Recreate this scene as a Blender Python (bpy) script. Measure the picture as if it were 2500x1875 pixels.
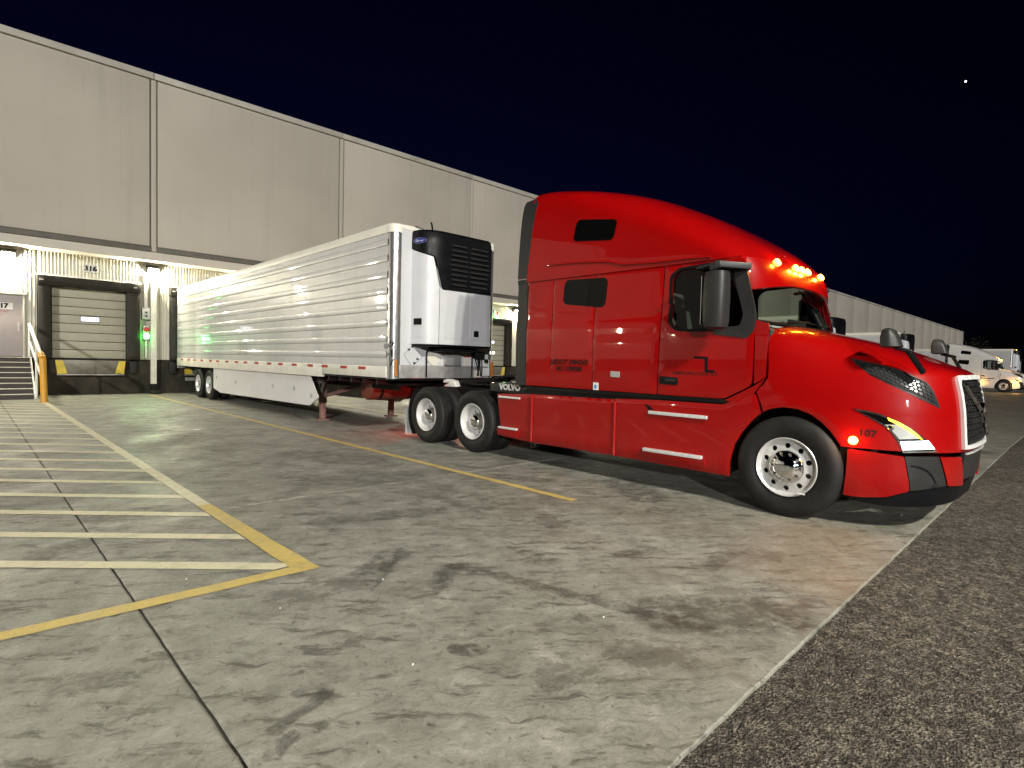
import bpy, bmesh, math, random
from mathutils import Vector, Matrix, noise
from mathutils.geometry import delaunay_2d_cdt
R = math.radians
random.seed(7)
for o in list(bpy.data.objects): bpy.data.objects.remove(o)
SC = bpy.context.scene
COL = SC.collection

# ------------------------------------------------------------------ camera, sky, light, exposure
CAM_H = 1.5137
cd = bpy.data.cameras.new('camera'); cam = bpy.data.objects.new('camera', cd); COL.objects.link(cam)
cd.sensor_fit = 'HORIZONTAL'; cd.sensor_width = 36.0; cd.lens = 36.0*1371.2/2500
cd.clip_start = 0.05; cd.clip_end = 5000
yaw, pit, rol = R(43.51), R(-2.181), R(1.36)
fw = Vector((math.sin(yaw)*math.cos(pit), math.cos(yaw)*math.cos(pit), math.sin(pit)))
rt = Vector((math.cos(yaw), -math.sin(yaw), 0)); up = rt.cross(fw)
rt2 = rt*math.cos(rol)+up*math.sin(rol); up2 = up*math.cos(rol)-rt*math.sin(rol)
cam.matrix_world = Matrix(((rt2.x, up2.x, -fw.x, 0), (rt2.y, up2.y, -fw.y, 0), (rt2.z, up2.z, -fw.z, CAM_H), (0, 0, 0, 1)))
SC.camera = cam
SC.view_settings.view_transform = 'Standard'; SC.view_settings.look = 'None'
SC.view_settings.exposure = 0.12; SC.view_settings.gamma = 1.0; SC.view_settings.use_curve_mapping = False
SC.render.engine = 'CYCLES'
SC.cycles.use_denoising = True
SC.cycles.max_bounces = 6; SC.cycles.glossy_bounces = 4; SC.cycles.transmission_bounces = 6
SC.cycles.sample_clamp_indirect = 4.0; SC.cycles.caustics_reflective = False; SC.cycles.caustics_refractive = False

SUN_AZ, SUN_EL = R(41.0), R(12)         # light travels towards +Y turned 41 deg to +X (from behind the camera)
W = bpy.data.worlds.new('World'); SC.world = W; W.use_nodes = True
nt = W.node_tree; nt.nodes.clear()
wo = nt.nodes.new('ShaderNodeOutputWorld'); bg = nt.nodes.new('ShaderNodeBackground')
sky = nt.nodes.new('ShaderNodeTexSky'); sky.sky_type = 'NISHITA'; sky.sun_disc = False
sky.sun_elevation = R(-4.3); sky.sun_rotation = R(20); sky.altitude = 200; sky.ozone_density = 6.0
bg.inputs['Strength'].default_value = 0.15
nt.links.new(sky.outputs[0], bg.inputs['Color']); nt.links.new(bg.outputs[0], wo.inputs['Surface'])

def add_light(name, typ, loc, energy, color, **kw):
    l = bpy.data.lights.new(name, typ); l.energy = energy; l.color = color
    tgt = kw.pop('aim', None)
    for k, v in kw.items(): setattr(l, k, v)
    if 'glow' in name: l.specular_factor = 0.0
    o = bpy.data.objects.new(name, l); COL.objects.link(o); o.location = loc
    if tgt is not None: o.rotation_euler = Vector(tgt).to_track_quat('-Z', 'Y').to_euler()
    return o
sun_dir = Vector((math.sin(SUN_AZ)*math.cos(SUN_EL), math.cos(SUN_AZ)*math.cos(SUN_EL), -math.sin(SUN_EL)))
add_light('sun', 'SUN', (-20, -20, 20), 1.95, (1.0, 0.985, 0.965), angle=R(1.2), aim=sun_dir)

# ------------------------------------------------------------------ helpers
ORG = {}
def tag(o, label=None, cat=None, group=None, kind=None):
    if label: o['label'] = label
    if cat: o['category'] = cat
    if group: o['group'] = group
    if kind: o['kind'] = kind
    return o
def empty(name, loc, label=None, cat=None, group=None, kind=None, parent=None):
    o = bpy.data.objects.new(name, None); COL.objects.link(o); o.empty_display_size = 0.2
    po = ORG[parent.name] if parent else Vector((0, 0, 0))
    if parent: o.parent = parent
    o.location = Vector(loc)-po; ORG[o.name] = Vector(loc)
    return tag(o, label, cat, group, kind)
def mk(name, verts, faces, mat, parent=None, smooth=None, bevel=0, loc=None, seg=2, flipchk=False, mats=None, fm=None):
    me = bpy.data.meshes.new(name)
    if parent: org = ORG[parent.name]
    else: org = Vector(loc) if loc is not None else Vector((0, 0, 0))
    me.from_pydata([tuple(Vector(v)-org) for v in verts], [], faces)
    for m in (mats or [mat]): me.materials.append(M[m] if isinstance(m, str) else m)
    if fm:
        for p, i in zip(me.polygons, fm): p.material_index = i
    if bevel or flipchk:
        bm = bmesh.new(); bm.from_mesh(me)
        bmesh.ops.remove_doubles(bm, verts=bm.verts, dist=1e-5)
        bmesh.ops.recalc_face_normals(bm, faces=bm.faces)
        if bevel:
            es = [e for e in bm.edges if len(e.link_faces) == 2 and e.calc_face_angle(0) > R(28)]
            bmesh.ops.bevel(bm, geom=es, offset=bevel, segments=seg, profile=0.6, affect='EDGES', clamp_overlap=True)
        bm.to_mesh(me); bm.free()
    if smooth is None and bevel: smooth = 40
    if smooth:
        me.shade_smooth(); me.set_sharp_from_angle(angle=R(smooth))
    me.update()
    o = bpy.data.objects.new(name, me); COL.objects.link(o)
    if parent: o.parent = parent; ORG[o.name] = org
    else: o.location = org; ORG[o.name] = org
    return o
def dup(o, parent, shift=(0, 0, 0), name=None):
    c = o.copy(); COL.objects.link(c); c.parent = parent
    c.location = o.location+Vector(shift); ORG[c.name] = ORG[o.name]
    return c
def copy_tree(o, parent=None, skip=(), swap=None, depth=0):
    c = o.copy(); COL.objects.link(c); c.parent = parent; ORG[c.name] = ORG.get(o.name, Vector())
    if swap and c.type == 'MESH':
        for s in c.material_slots:
            if s.material and s.material.name in swap:
                m = M[swap[s.material.name]]; s.link = 'OBJECT'; s.material = m
    for ch in [x for x in bpy.data.objects if x.parent == o]:
        if ch.name.split('.')[0] in skip: continue
        if ch.type == 'LIGHT': continue
        copy_tree(ch, c, skip, swap, depth+1)
    return c
class MB:
    def __init__(s): s.v = []; s.f = []
    def add(s, vs, fs):
        b = len(s.v); s.v += [tuple(v) for v in vs]; s.f += [tuple(i+b for i in f) for f in fs]; return s
    def box(s, x0, x1, y0, y1, z0, z1):
        return s.add([(x0, y0, z0), (x1, y0, z0), (x1, y1, z0), (x0, y1, z0), (x0, y0, z1), (x1, y0, z1), (x1, y1, z1), (x0, y1, z1)],
                     [(3, 2, 1, 0), (4, 5, 6, 7), (0, 1, 5, 4), (1, 2, 6, 5), (2, 3, 7, 6), (3, 0, 4, 7)])
    def tube(s, p, q, r, n=10, r2=None):
        p, q = Vector(p), Vector(q); d = (q-p).normalized()
        a = d.orthogonal().normalized(); b = d.cross(a); r2 = r if r2 is None else r2
        vs = []
        for c, rr in ((p, r), (q, r2)):
            for i in range(n):
                t = 2*math.pi*i/n; vs.append(c+a*math.cos(t)*rr+b*math.sin(t)*rr)
        fs = [(i, (i+1) % n, n+(i+1) % n, n+i) for i in range(n)]+[tuple(range(n-1, -1, -1)), tuple(range(n, 2*n))]
        return s.add(vs, fs)
    def path(s, pts, r, n=8):
        for a, b in zip(pts[:-1], pts[1:]): s.tube(a, b, r, n)
        return s
    def beam(s, p, q, w, h, upv=(0, 0, 1)):
        p, q = Vector(p), Vector(q); d = (q-p).normalized(); a = d.cross(Vector(upv)).normalized(); b = a.cross(d)
        vs = [c+a*i*w/2+b*j*h/2 for c in (p, q) for i, j in ((-1, -1), (1, -1), (1, 1), (-1, 1))]
        return s.add(vs, [(0, 1, 2, 3), (7, 6, 5, 4), (0, 4, 5, 1), (1, 5, 6, 2), (2, 6, 7, 3), (3, 7, 4, 0)])
    def lathe(s, prof, c, ax, n=48, closed=False):
        c = Vector(c); ax = Vector(ax).normalized(); a = ax.orthogonal().normalized(); b = ax.cross(a)
        vs = [c+ax*d+(a*math.cos(2*math.pi*i/n)+b*math.sin(2*math.pi*i/n))*r for d, r in prof for i in range(n)]
        fs = []; m = len(prof)
        for j in range(m-1 if not closed else m):
            k = (j+1) % m
            for i in range(n): fs.append((j*n+i, j*n+(i+1) % n, k*n+(i+1) % n, k*n+i))
        return s.add(vs, fs)
    def prism(s, poly, f0, f1):          # poly of 2-tuples, f0/f1 map (a,b) -> 3D
        n = len(poly)
        return s.add([f0(*p) for p in poly]+[f1(*p) for p in poly],
                     [tuple(range(n-1, -1, -1)), tuple(range(n, 2*n))]+[(i, (i+1) % n, n+(i+1) % n, n+i) for i in range(n)])
    def grid(s, rows, wrap=False):
        n = len(rows[0]); vs = [v for r in rows for v in r]; fs = []
        for j in range(len(rows)-1):
            for i in range(n if wrap else n-1):
                k = (i+1) % n; fs.append((j*n+i, j*n+k, (j+1)*n+k, (j+1)*n+i))
        return s.add(vs, fs)
    def ob(s, name, mat, parent=None, **k): return mk(name, s.v, s.f, mat, parent, **k)

def rpoly(pts, r, seg=4):
    out = []; n = len(pts)
    for i in range(n):
        p0, p, p1 = Vector(pts[i-1]), Vector(pts[i]), Vector(pts[(i+1) % n])
        rr = r[i] if isinstance(r, (list, tuple)) else r
        a = (p0-p); b = (p1-p); d = min(rr, a.length*.49, b.length*.49)
        if d < 1e-5: out.append(tuple(p)); continue
        q0 = p+a.normalized()*d; q1 = p+b.normalized()*d
        for k in range(seg+1):
            t = k/seg; out.append(tuple(q0*(1-t)**2+p*2*t*(1-t)+q1*t*t))
    return out
def ell(cx, cy, a, b, n=24): return [(cx+a*math.cos(2*math.pi*i/n), cy+b*math.sin(2*math.pi*i/n)) for i in range(n)]
def area2(p): return sum(p[i-1][0]*p[i][1]-p[i][0]*p[i-1][1] for i in range(len(p)))
def inside(p, poly):
    x, y = p; c = False; j = len(poly)-1
    for i in range(len(poly)):
        xi, yi = poly[i]; xj, yj = poly[j]
        if (yi > y) != (yj > y) and x < (xj-xi)*(y-yi)/(yj-yi)+xi: c = not c
        j = i
    return c
def dens(poly, res):
    out = []
    for i in range(len(poly)):
        a, b = Vector(poly[i]), Vector(poly[(i+1) % len(poly)]); k = max(1, int((b-a).length/res+.5))
        for t in range(k): out.append(tuple(a.lerp(b, t/k)))
    return out
def flat_cdt(outline, holes, res):
    if area2(outline) < 0: outline = outline[::-1]
    loops = [dens(outline, res)]
    for h in holes:
        if area2(h) > 0: h = h[::-1]
        loops.append(dens(h, res))
    vs = []; es = []; bl = []
    for L in loops:
        b = len(vs); vs += [Vector(p) for p in L]; n = len(L)
        es += [(b+i, b+(i+1) % n) for i in range(n)]; bl.append((b, n))
    xs = [p[0] for p in loops[0]]; ys = [p[1] for p in loops[0]]
    allb = [Vector(p) for L in loops for p in L]
    y = min(ys)+res*.5; row = 0
    while y < max(ys):
        x = min(xs)+res*(.5 if row % 2 else .25)
        while x < max(xs):
            if inside((x, y), loops[0]) and not any(inside((x, y), h) for h in loops[1:]):
                pv = Vector((x, y))
                if min((pv-q).length_squared for q in allb) > (res*.45)**2: vs.append(pv)
            x += res
        y += res*.87; row += 1
    r = delaunay_2d_cdt(vs, es, [], 0, 1e-6)
    ov, of = r[0], r[2]; orig = r[3]
    tris = []
    for f in of:
        c = sum((Vector(ov[i]) for i in f), Vector((0, 0)))/len(f)
        if inside(c, loops[0]) and not any(inside(c, h) for h in loops[1:]):
            if area2([ov[i] for i in f]) < 0: f = f[::-1]
            tris.append(tuple(f))
    # boundary loops in output index
    m = {}
    for oi, lst in enumerate(orig):
        for k in lst: m[k] = oi
    lp = [[m[b+i] for i in range(n) if b+i in m] for b, n in bl]
    return [tuple(v) for v in ov], tris, lp
def patch(name, outline, fmap, mat, parent, off=.004, depth=.02, holes=(), res=.1, smooth=35, flip=False, roll=0):
    """sheet with thickness laid on a surface; fmap(a,b,o) -> 3D point at offset o off the surface"""
    vs, tris, loops = flat_cdt(outline, list(holes), res)
    bset = set(i for L in loops for i in L)
    V = [fmap(a, b, off-(roll if k in bset else 0)) for k, (a, b) in enumerate(vs)]; F = [t[::-1] if flip else t for t in tris]
    if depth:
        for L in loops:
            b = len(V); n = len(L)
            V += [V[i] for i in L]; b2 = len(V)
            V += [fmap(vs[i][0], vs[i][1], off-depth) for i in L]
            for i in range(n):
                j = (i+1) % n; q = (b+j, b+i, b2+i, b2+j)
                F.append(q[::-1] if flip else q)
    return mk(name, V, F, mat, parent, smooth=smooth)
def text_mesh(name, txt, size, mat, parent, frame, depth=.002, bold=0.0, align='CENTER', sx=1.0, spacing=1.0, shear=0):
    """frame(a,b,o): a along the text, b up, o off the surface"""
    cu = bpy.data.curves.new(name, 'FONT'); cu.body = txt; cu.size = size; cu.align_x = align; cu.align_y = 'CENTER'
    cu.offset = bold; cu.extrude = 0; cu.space_character = spacing; cu.shear = shear; cu.resolution_u = 3
    ob = bpy.data.objects.new(name, cu); COL.objects.link(ob)
    dg = bpy.context.evaluated_depsgraph_get()
    me = bpy.data.meshes.new_from_object(ob.evaluated_get(dg))
    V = [frame(v.co.x*sx, v.co.y, depth) for v in me.vertices]; F = [tuple(p.vertices) for p in me.polygons]
    bpy.data.objects.remove(ob); bpy.data.curves.remove(cu); bpy.data.meshes.remove(me)
    return mk(name, V, F, mat, parent)
def interp(x, tab):
    if x <= tab[0][0]: return tab[0][1]
    for (a, b), (c, d) in zip(tab[:-1], tab[1:]):
        if x <= c: return b+(d-b)*(x-a)/(c-a)
    return tab[-1][1]
def sinterp(x, tab):          # smooth (catmull-rom style, monotone x)
    n = len(tab)
    if x <= tab[0][0]: return tab[0][1]
    if x >= tab[-1][0]: return tab[-1][1]
    for i in range(n-1):
        x0, y0 = tab[i]; x1, y1 = tab[i+1]
        if x <= x1:
            h = x1-x0; t = (x-x0)/h
            m0 = (y1-tab[i-1][1])/(x1-tab[i-1][0]) if i else (y1-y0)/h
            m1 = (tab[i+2][1]-y0)/(tab[i+2][0]-x0) if i+2 < n else (y1-y0)/h
            return (2*t**3-3*t*t+1)*y0+(t**3-2*t*t+t)*h*m0+(-2*t**3+3*t*t)*y1+(t**3-t*t)*h*m1

# ------------------------------------------------------------------ materials
M = {}
class NB:
    def __init__(s, name):
        m = bpy.data.materials.new(name); m.use_nodes = True; s.m = m; s.t = m.node_tree; s.t.nodes.clear()
        s.out = s.t.nodes.new('ShaderNodeOutputMaterial'); s.p = s.t.nodes.new('ShaderNodeBsdfPrincipled')
        s.t.links.new(s.p.outputs[0], s.out.inputs[0]); M[name] = m
    def n(s, typ, ins=None, **kw):
        nd = s.t.nodes.new(typ)
        for k, v in kw.items(): setattr(nd, k, v)
        if ins:
            for k, v in ins.items(): s.set(nd.inputs[k], v)
        return nd
    def set(s, sock, v):
        if isinstance(v, bpy.types.NodeSocket): s.t.links.new(v, sock)
        elif isinstance(v, bpy.types.Node): s.t.links.new(v.outputs[0], sock)
        else: sock.default_value = v
    def P(s, **k):
        for a, v in k.items(): s.set(s.p.inputs[a.replace('_', ' ')], v)
    def math(s, op, a, b=0.0, c=0.0, clamp=False):
        nd = s.n('ShaderNodeMath', operation=op, use_clamp=clamp); s.set(nd.inputs[0], a); s.set(nd.inputs[1], b)
        if op in ('MULTIPLY_ADD', 'SMOOTH_MIN', 'WRAP', 'COMPARE'): s.set(nd.inputs[2], c)
        return nd.outputs[0]
    def noise(s, vec, scale, detail=6, rough=.6, dist=0, lac=2):
        nd = s.n('ShaderNodeTexNoise'); s.set(nd.inputs['Vector'], vec)
        nd.inputs['Scale'].default_value = scale; nd.inputs['Detail'].default_value = detail
        nd.inputs['Roughness'].default_value = rough; nd.inputs['Distortion'].default_value = dist
        return nd.outputs['Fac']
    def ramp(s, fac, stops, interp='LINEAR'):
        nd = s.n('ShaderNodeValToRGB'); s.set(nd.inputs[0], fac); cr = nd.color_ramp; cr.interpolation = interp
        while len(cr.elements) < len(stops): cr.elements.new(.5)
        for e, (p, c) in zip(cr.elements, stops):
            e.position = p; e.color = (c, c, c, 1) if isinstance(c, (int, float)) else (*c, 1)
        return nd.outputs[0]
    def mix(s, fac, a, b, mode='MIX'):
        nd = s.n('ShaderNodeMix', data_type='RGBA', blend_type=mode)
        s.set(nd.inputs[0], fac); s.set(nd.inputs[6], a if not isinstance(a, tuple) else (*a, 1)); s.set(nd.inputs[7], b if not isinstance(b, tuple) else (*b, 1))
        return nd.outputs[2]
    def pos(s): return s.n('ShaderNodeNewGeometry').outputs['Position']
    def obj(s): return s.n('ShaderNodeTexCoord').outputs['Object']
    def vmul(s, v, k):
        nd = s.n('ShaderNodeVectorMath', operation='MULTIPLY'); s.set(nd.inputs[0], v); nd.inputs[1].default_value = k; return nd.outputs[0]
    def bump(s, h, strength=.3, dist=.01):
        nd = s.n('ShaderNodeBump'); s.set(nd.inputs['Height'], h); nd.inputs['Strength'].default_value = strength; nd.inputs['Distance'].default_value = dist
        s.t.links.new(nd.outputs[0], s.p.inputs['Normal']); return nd
def simple(name, col, rough=.5, metal=0, coat=0, var=.12, scale=6, bump=0, bscale=60, spec=.5, dirt=0, dirtcol=(.06, .05, .035)):
    b = NB(name); v = b.obj()
    n = b.noise(v, scale, 5, .6)
    lo = tuple(c*(1-var) for c in col); hi = tuple(min(1, c*(1+var)) for c in col)
    c = b.ramp(n, [(.3, lo), (.7, hi)])
    if dirt:
        n2 = b.noise(v, scale*.35, 7, .7)
        c = b.mix(b.math('MULTIPLY', b.ramp(n2, [(.45, 0.), (.7, 1.)]), dirt), c, dirtcol)
    b.P(Base_Color=c, Metallic=metal, Coat_Weight=coat, Specular_IOR_Level=spec)
    b.P(Roughness=b.ramp(n, [(.3, max(.02, rough*.85)), (.7, min(1, rough*1.15))]))
    if coat: b.P(Coat_Roughness=.04)
    if bump: b.bump(b.noise(v, bscale, 4, .6), bump, .004)
    return b
def emit(name, col, strength, base=None):
    b = NB(name); b.P(Base_Color=(*(base or col), 1), Roughness=.3, Emission_Color=(*col, 1), Emission_Strength=strength); return b
# concrete with stains that have shapes of their own
def seg_mask(b, vec, a, c, r, soft):
    ax, ay = a; dx, dy = c[0]-ax, c[1]-ay; L2 = dx*dx+dy*dy+1e-9
    s = b.n('ShaderNodeSeparateXYZ'); b.set(s.inputs[0], vec)
    px = b.math('SUBTRACT', s.outputs[0], ax); py = b.math('SUBTRACT', s.outputs[1], ay)
    t = b.math('ADD', b.math('MULTIPLY', px, dx/L2), b.math('MULTIPLY', py, dy/L2), clamp=True)
    ex = b.math('SUBTRACT', px, b.math('MULTIPLY', t, dx)); ey = b.math('SUBTRACT', py, b.math('MULTIPLY', t, dy))
    d = b.math('SQRT', b.math('ADD', b.math('MULTIPLY', ex, ex), b.math('MULTIPLY', ey, ey)))
    return b.math('DIVIDE', b.math('SUBTRACT', r+soft, d), soft, clamp=True)
def make_concrete(name, paint=None):
    b = NB(name); p = b.pos()
    wn = b.n('ShaderNodeTexNoise'); b.set(wn.inputs['Vector'], p); wn.inputs['Scale'].default_value = 6.0; wn.inputs['Detail'].default_value = 6
    sub = b.n('ShaderNodeVectorMath', operation='SUBTRACT'); b.set(sub.inputs[0], wn.outputs['Color']); sub.inputs[1].default_value = (.5, .5, .5)
    sc = b.vmul(sub.outputs[0], (.13, .13, 0)); wp = b.n('ShaderNodeVectorMath', operation='ADD'); b.set(wp.inputs[0], p); b.set(wp.inputs[1], sc)
    wp = wp.outputs[0]
    big = b.noise(p, .28, 6, .6); med = b.noise(wp, 1.1, 9, .68, .4); fine = b.noise(p, 55, 4, .7); grain = b.noise(p, 260, 2, .6)
    if paint is None:
        c = b.ramp(big, [(.3, (.225, .222, .182)), (.52, (.285, .281, .238)), (.7, (.345, .34, .297))])
        mott = b.noise(wp, 3.4, 10, .80)
        c = b.mix(b.math('MULTIPLY', b.ramp(mott, [(.42, 1.), (.50, 0.)]), .5), c, (.13, .125, .10))
        c = b.mix(b.math('MULTIPLY', b.ramp(mott, [(.53, 0.), (.62, 1.)]), .5), c, (.47, .455, .40))
        mp = b.n('ShaderNodeMapping'); b.set(mp.inputs['Vector'], wp); mp.inputs['Rotation'].default_value = (0, 0, R(38))
        dr = b.noise(b.vmul(mp.outputs[0], (.5, 2.0, 1)), 5.0, 9, .74)          # dragged, trowelled streaks
        c = b.mix(b.math('MULTIPLY', b.ramp(dr, [(.38, 1.), (.47, 0.)]), .8), c, (.075, .071, .056))
        c = b.mix(b.math('MULTIPLY', b.ramp(dr, [(.57, 0.), (.66, 1.)]), .35), c, (.46, .45, .40))
        oil = b.noise(wp, .9, 9, .74)                                           # oily patches
        c = b.mix(b.math('MULTIPLY', b.ramp(oil, [(.565, 0.), (.60, 1.)]), .5), c, (.075, .07, .056))
        pit = b.noise(wp, 19, 7, .75)
        c = b.mix(b.math('MULTIPLY', b.ramp(pit, [(.34, 1.), (.42, 0.)]), .8), c, (.05, .047, .038))
        sp_ = b.n('ShaderNodeTexVoronoi'); b.set(sp_.inputs['Vector'], wp); sp_.inputs['Scale'].default_value = 2.4
        c = b.mix(b.math('MULTIPLY', b.ramp(sp_.outputs['Distance'], [(.03, 1.), (.07, 0.)]), .7), c, (.05, .047, .038))
        brk = b.ramp(b.noise(wp, 8.0, 6, .75), [(.38, .1), (.54, 1.)])
        for a, e, r, so, k in STAINS:
            c = b.mix(b.math('MULTIPLY', b.math('MULTIPLY', seg_mask(b, wp, a, e, r, so*.5), brk), k*.9), c, (.05, .047, .038))
        # rusty tint by the bumper
        c = b.mix(b.math('MULTIPLY', seg_mask(b, wp, (4.6, 1.5), (5.6, 1.7), .25, .5), .35), c, (.30, .20, .12))
        # hair cracks
        ck = b.n('ShaderNodeTexVoronoi', feature='DISTANCE_TO_EDGE'); b.set(ck.inputs['Vector'], wp); ck.inputs['Scale'].default_value = .33
        ckm = b.ramp(ck.outputs['Distance'], [(.0, 1.), (.0045, 0.)])
        c = b.mix(b.math('MULTIPLY', ckm, b.math('MULTIPLY', b.ramp(big, [(.45, 0.), (.55, 1.)]), .4)), c, (.07, .066, .055))
        rlo, rhi = .38, .75
    else:
        c = b.ramp(med, [(.3, tuple(k*.8 for k in paint)), (.65, paint)])
        wear = b.ramp(b.noise(wp, 7, 9, .75), [(.50, 0.), (.64, 1.)])
        c = b.mix(b.math('MULTIPLY', wear, .35), c, (.34, .30, .20))
        c = b.mix(b.math('MULTIPLY', b.ramp(b.noise(b.vmul(wp, (1, 3, 1)), 2.2, 8, .7), [(.52, 0.), (.66, 1.)]), .25), c, (.20, .17, .10))
        rlo, rhi = .4, .7
    c = b.mix(.35, c, b.ramp(fine, [(.3, .45), (.7, 1.0)]), 'MULTIPLY')
    c = b.mix(.25, c, b.ramp(grain, [(.35, .4), (.6, 1.0)]), 'MULTIPLY')
    b.P(Base_Color=c, Roughness=b.ramp(med, [(.35, rlo), (.65, rhi)]), Specular_IOR_Level=.5)
    h = b.math('ADD', b.math('MULTIPLY', b.noise(wp, 7.0, 7, .68), .8), b.math('MULTIPLY', fine, .16))
    b.bump(h, .5, .03)
    return b
STAINS = [((2.55, 3.25), (3.05, 1.55), .05, .06, .75), ((3.05, 1.75), (3.5, 1.35), .22, .15, .7), ((1.80, 2.28), (1.88, 2.22), .055, .03, .85),
          ((0.85, 2.25), (1.12, 2.35), .03, .03, .8), ((.80, 2.12), (.88, 2.16), .03, .03, .8), ((1.05, 2.42), (1.12, 2.40), .035, .03, .7),
          ((2.0, 3.55), (2.35, 3.75), .09, .12, .75), ((2.25, 3.05), (2.5, 3.25), .07, .06, .7), ((5.6, 3.6), (6.0, 4.2), .22, .25, .75),
          ((3.6, 8.6), (4.2, 7.6), .3, .5, .55), ((3.0, 6.6), (3.9, 6.2), .25, .4, .5), ((2.3, 4.9), (3.3, 4.6), .12, .15, .6),
          ((5.0, 5.5), (5.3, 4.9), .1, .15, .6), ((4.0, 2.0), (4.4, 2.05), .06, .06, .6), ((3.7, 2.6), (4.0, 2.55), .05, .08, .6),
          ((.2, 5.35), (.55, 5.5), .1, .15, .5), ((1.5, 9.0), (2.6, 9.8), .3, .5, .45), ((5.3, 7.6), (5.9, 6.9), .12, .2, .5)]
for k_ in range(6): STAINS += [((1.86+.055*k_, 3.22+.05*k_), (2.16+.06*k_, 3.62+.04*k_), .006, .02, .55)]
for k_ in range(5): STAINS += [((2.06+.05*k_, 2.86+.03*k_), (2.36+.05*k_, 3.2+.03*k_), .006, .016, .6)]
make_concrete('concrete')
make_concrete('yellow_paint', (.70, .53, .16))
make_concrete('pale_paint', (.82, .76, .52))
b = NB('asphalt'); p = b.pos()
big = b.noise(p, .35, 6, .6); gr = b.n('ShaderNodeTexVoronoi'); b.set(gr.inputs['Vector'], p); gr.inputs['Scale'].default_value = 85
g2 = b.noise(p, 46, 7, .78); g3 = b.noise(p, 6, 6, .65)
g2 = b.math('ADD', b.math('MULTIPLY', g2, .6), b.math('MULTIPLY', b.noise(p, 20, 6, .7), .4))
c = b.ramp(g2, [(.42, (.028, .024, .018)), (.5, (.14, .122, .095)), (.59, (.46, .405, .325))])
c = b.mix(.7, c, b.ramp(big, [(.3, .45), (.7, 1.05)]), 'MULTIPLY')
ck = b.n('ShaderNodeTexVoronoi', feature='DISTANCE_TO_EDGE'); wn = b.n('ShaderNodeTexNoise'); b.set(wn.inputs['Vector'], p); wn.inputs['Scale'].default_value = 3
wv = b.n('ShaderNodeVectorMath', operation='MULTIPLY_ADD'); b.set(wv.inputs[0], wn.outputs['Color']); wv.inputs[1].default_value = (.9, .9, 0); b.set(wv.inputs[2], p)
b.set(ck.inputs['Vector'], wv.outputs[0]); ck.inputs['Scale'].default_value = .9
ckm = b.ramp(ck.outputs['Distance'], [(.0, 0.), (.009, 1.)])
ckm = b.math('MAXIMUM', ckm, b.ramp(b.noise(p, 1.1, 5, .7), [(.46, 0.), (.54, 1.)]))
c = b.mix(b.math('MULTIPLY', b.math('SUBTRACT', 1.0, ckm), .8), c, (.03, .027, .021))
c = b.mix(.55, c, b.ramp(g3, [(.3, .35), (.68, 1.5)]), 'MULTIPLY')
b.P(Base_Color=c, Roughness=.75, Specular_IOR_Level=.45)
h = b.math('ADD', b.math('MULTIPLY', gr.outputs['Distance'], .6), b.math('ADD', g2, b.math('MULTIPLY', b.math('ADD', g3, b.math('MULTIPLY', ckm, .6)), 1.2)))
b.bump(h, 1.0, .06)
simple('joint_filler', (.035, .032, .027), .9, bump=.5)
# walls
b = NB('wall_upper'); p = b.pos()
st = b.noise(b.vmul(p, (1.2, 1, .05)), 2.2, 7, .6); n1 = b.noise(p, .25, 5, .55); n2 = b.noise(p, 40, 3, .6)
c = b.ramp(n1, [(.3, (.43, .385, .325)), (.7, (.50, .452, .385))])
c = b.mix(b.math('MULTIPLY', b.ramp(st, [(.52, 0.), (.72, 1.)]), .20), c, (.27, .245, .205))
sx_ = b.n('ShaderNodeSeparateXYZ'); b.set(sx_.inputs[0], p)
ln = b.math('LESS_THAN', b.math('ABSOLUTE', b.math('SUBTRACT', b.math('FRACT', b.math('DIVIDE', sx_.outputs[0], 1.07)), .5)), .012)
c = b.mix(b.math('MULTIPLY', b.math('MULTIPLY', ln, b.ramp(b.noise(b.vmul(p, (1, 1, .12)), 1.3, 5, .6), [(.45, 0.), (.62, 1.)])), .22), c, (.17, .15, .125))
c = b.mix(.12, c, b.ramp(n2, [(.3, .5), (.7, 1.)]), 'MULTIPLY')
b.P(Base_Color=c, Roughness=.75); b.bump(b.math('ADD', n2, b.math('MULTIPLY', n1, 3.)), .15, .01)
simple('wall_lower', (.50, .48, .40), .45, var=.08, scale=2, dirt=.25, dirtcol=(.25, .22, .14))
simple('wall_trim', (.105, .095, .08), .6, var=.2, scale=3)
simple('wall_fascia', (.50, .46, .39), .6, var=.06, scale=1.2)
simple('roof_cap', (.46, .43, .375), .55, var=.1, scale=1.2, dirt=.3, dirtcol=(.2, .18, .14))
simple('joint_shadow', (.15, .135, .11), .8)
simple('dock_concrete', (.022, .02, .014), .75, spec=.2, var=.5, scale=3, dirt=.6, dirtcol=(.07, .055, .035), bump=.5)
simple('dock_seal', (.018, .016, .011), .6, spec=.25, var=.4, scale=8, bump=.4, bscale=14, dirt=.25, dirtcol=(.03, .026, .018))
simple('dock_door', (.33, .315, .235), .5, var=.07, scale=3, dirt=.2, dirtcol=(.22, .2, .14))
simple('dock_yellow', (.62, .46, .04), .5, dirt=.35)
simple('lip_steel', (.16, .15, .125), .42, metal=.5, dirt=.4)
simple('man_door', (.34, .30, .29), .5, var=.06)
simple('sign_white', (.66, .63, .58), .5, var=.05); simple('sign_grey', (.36, .36, .35), .5)
simple('black_text', (.004, .004, .005), .5, spec=.15); simple('dark_text', (.02, .006, .006), .5, spec=.15); simple('red_text', (.45, .05, .06), .5)
simple('pipe_white', (.62, .60, .52), .45, dirt=.2, dirtcol=(.3, .27, .18))
simple('grey_box', (.42, .42, .38), .4)
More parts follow.
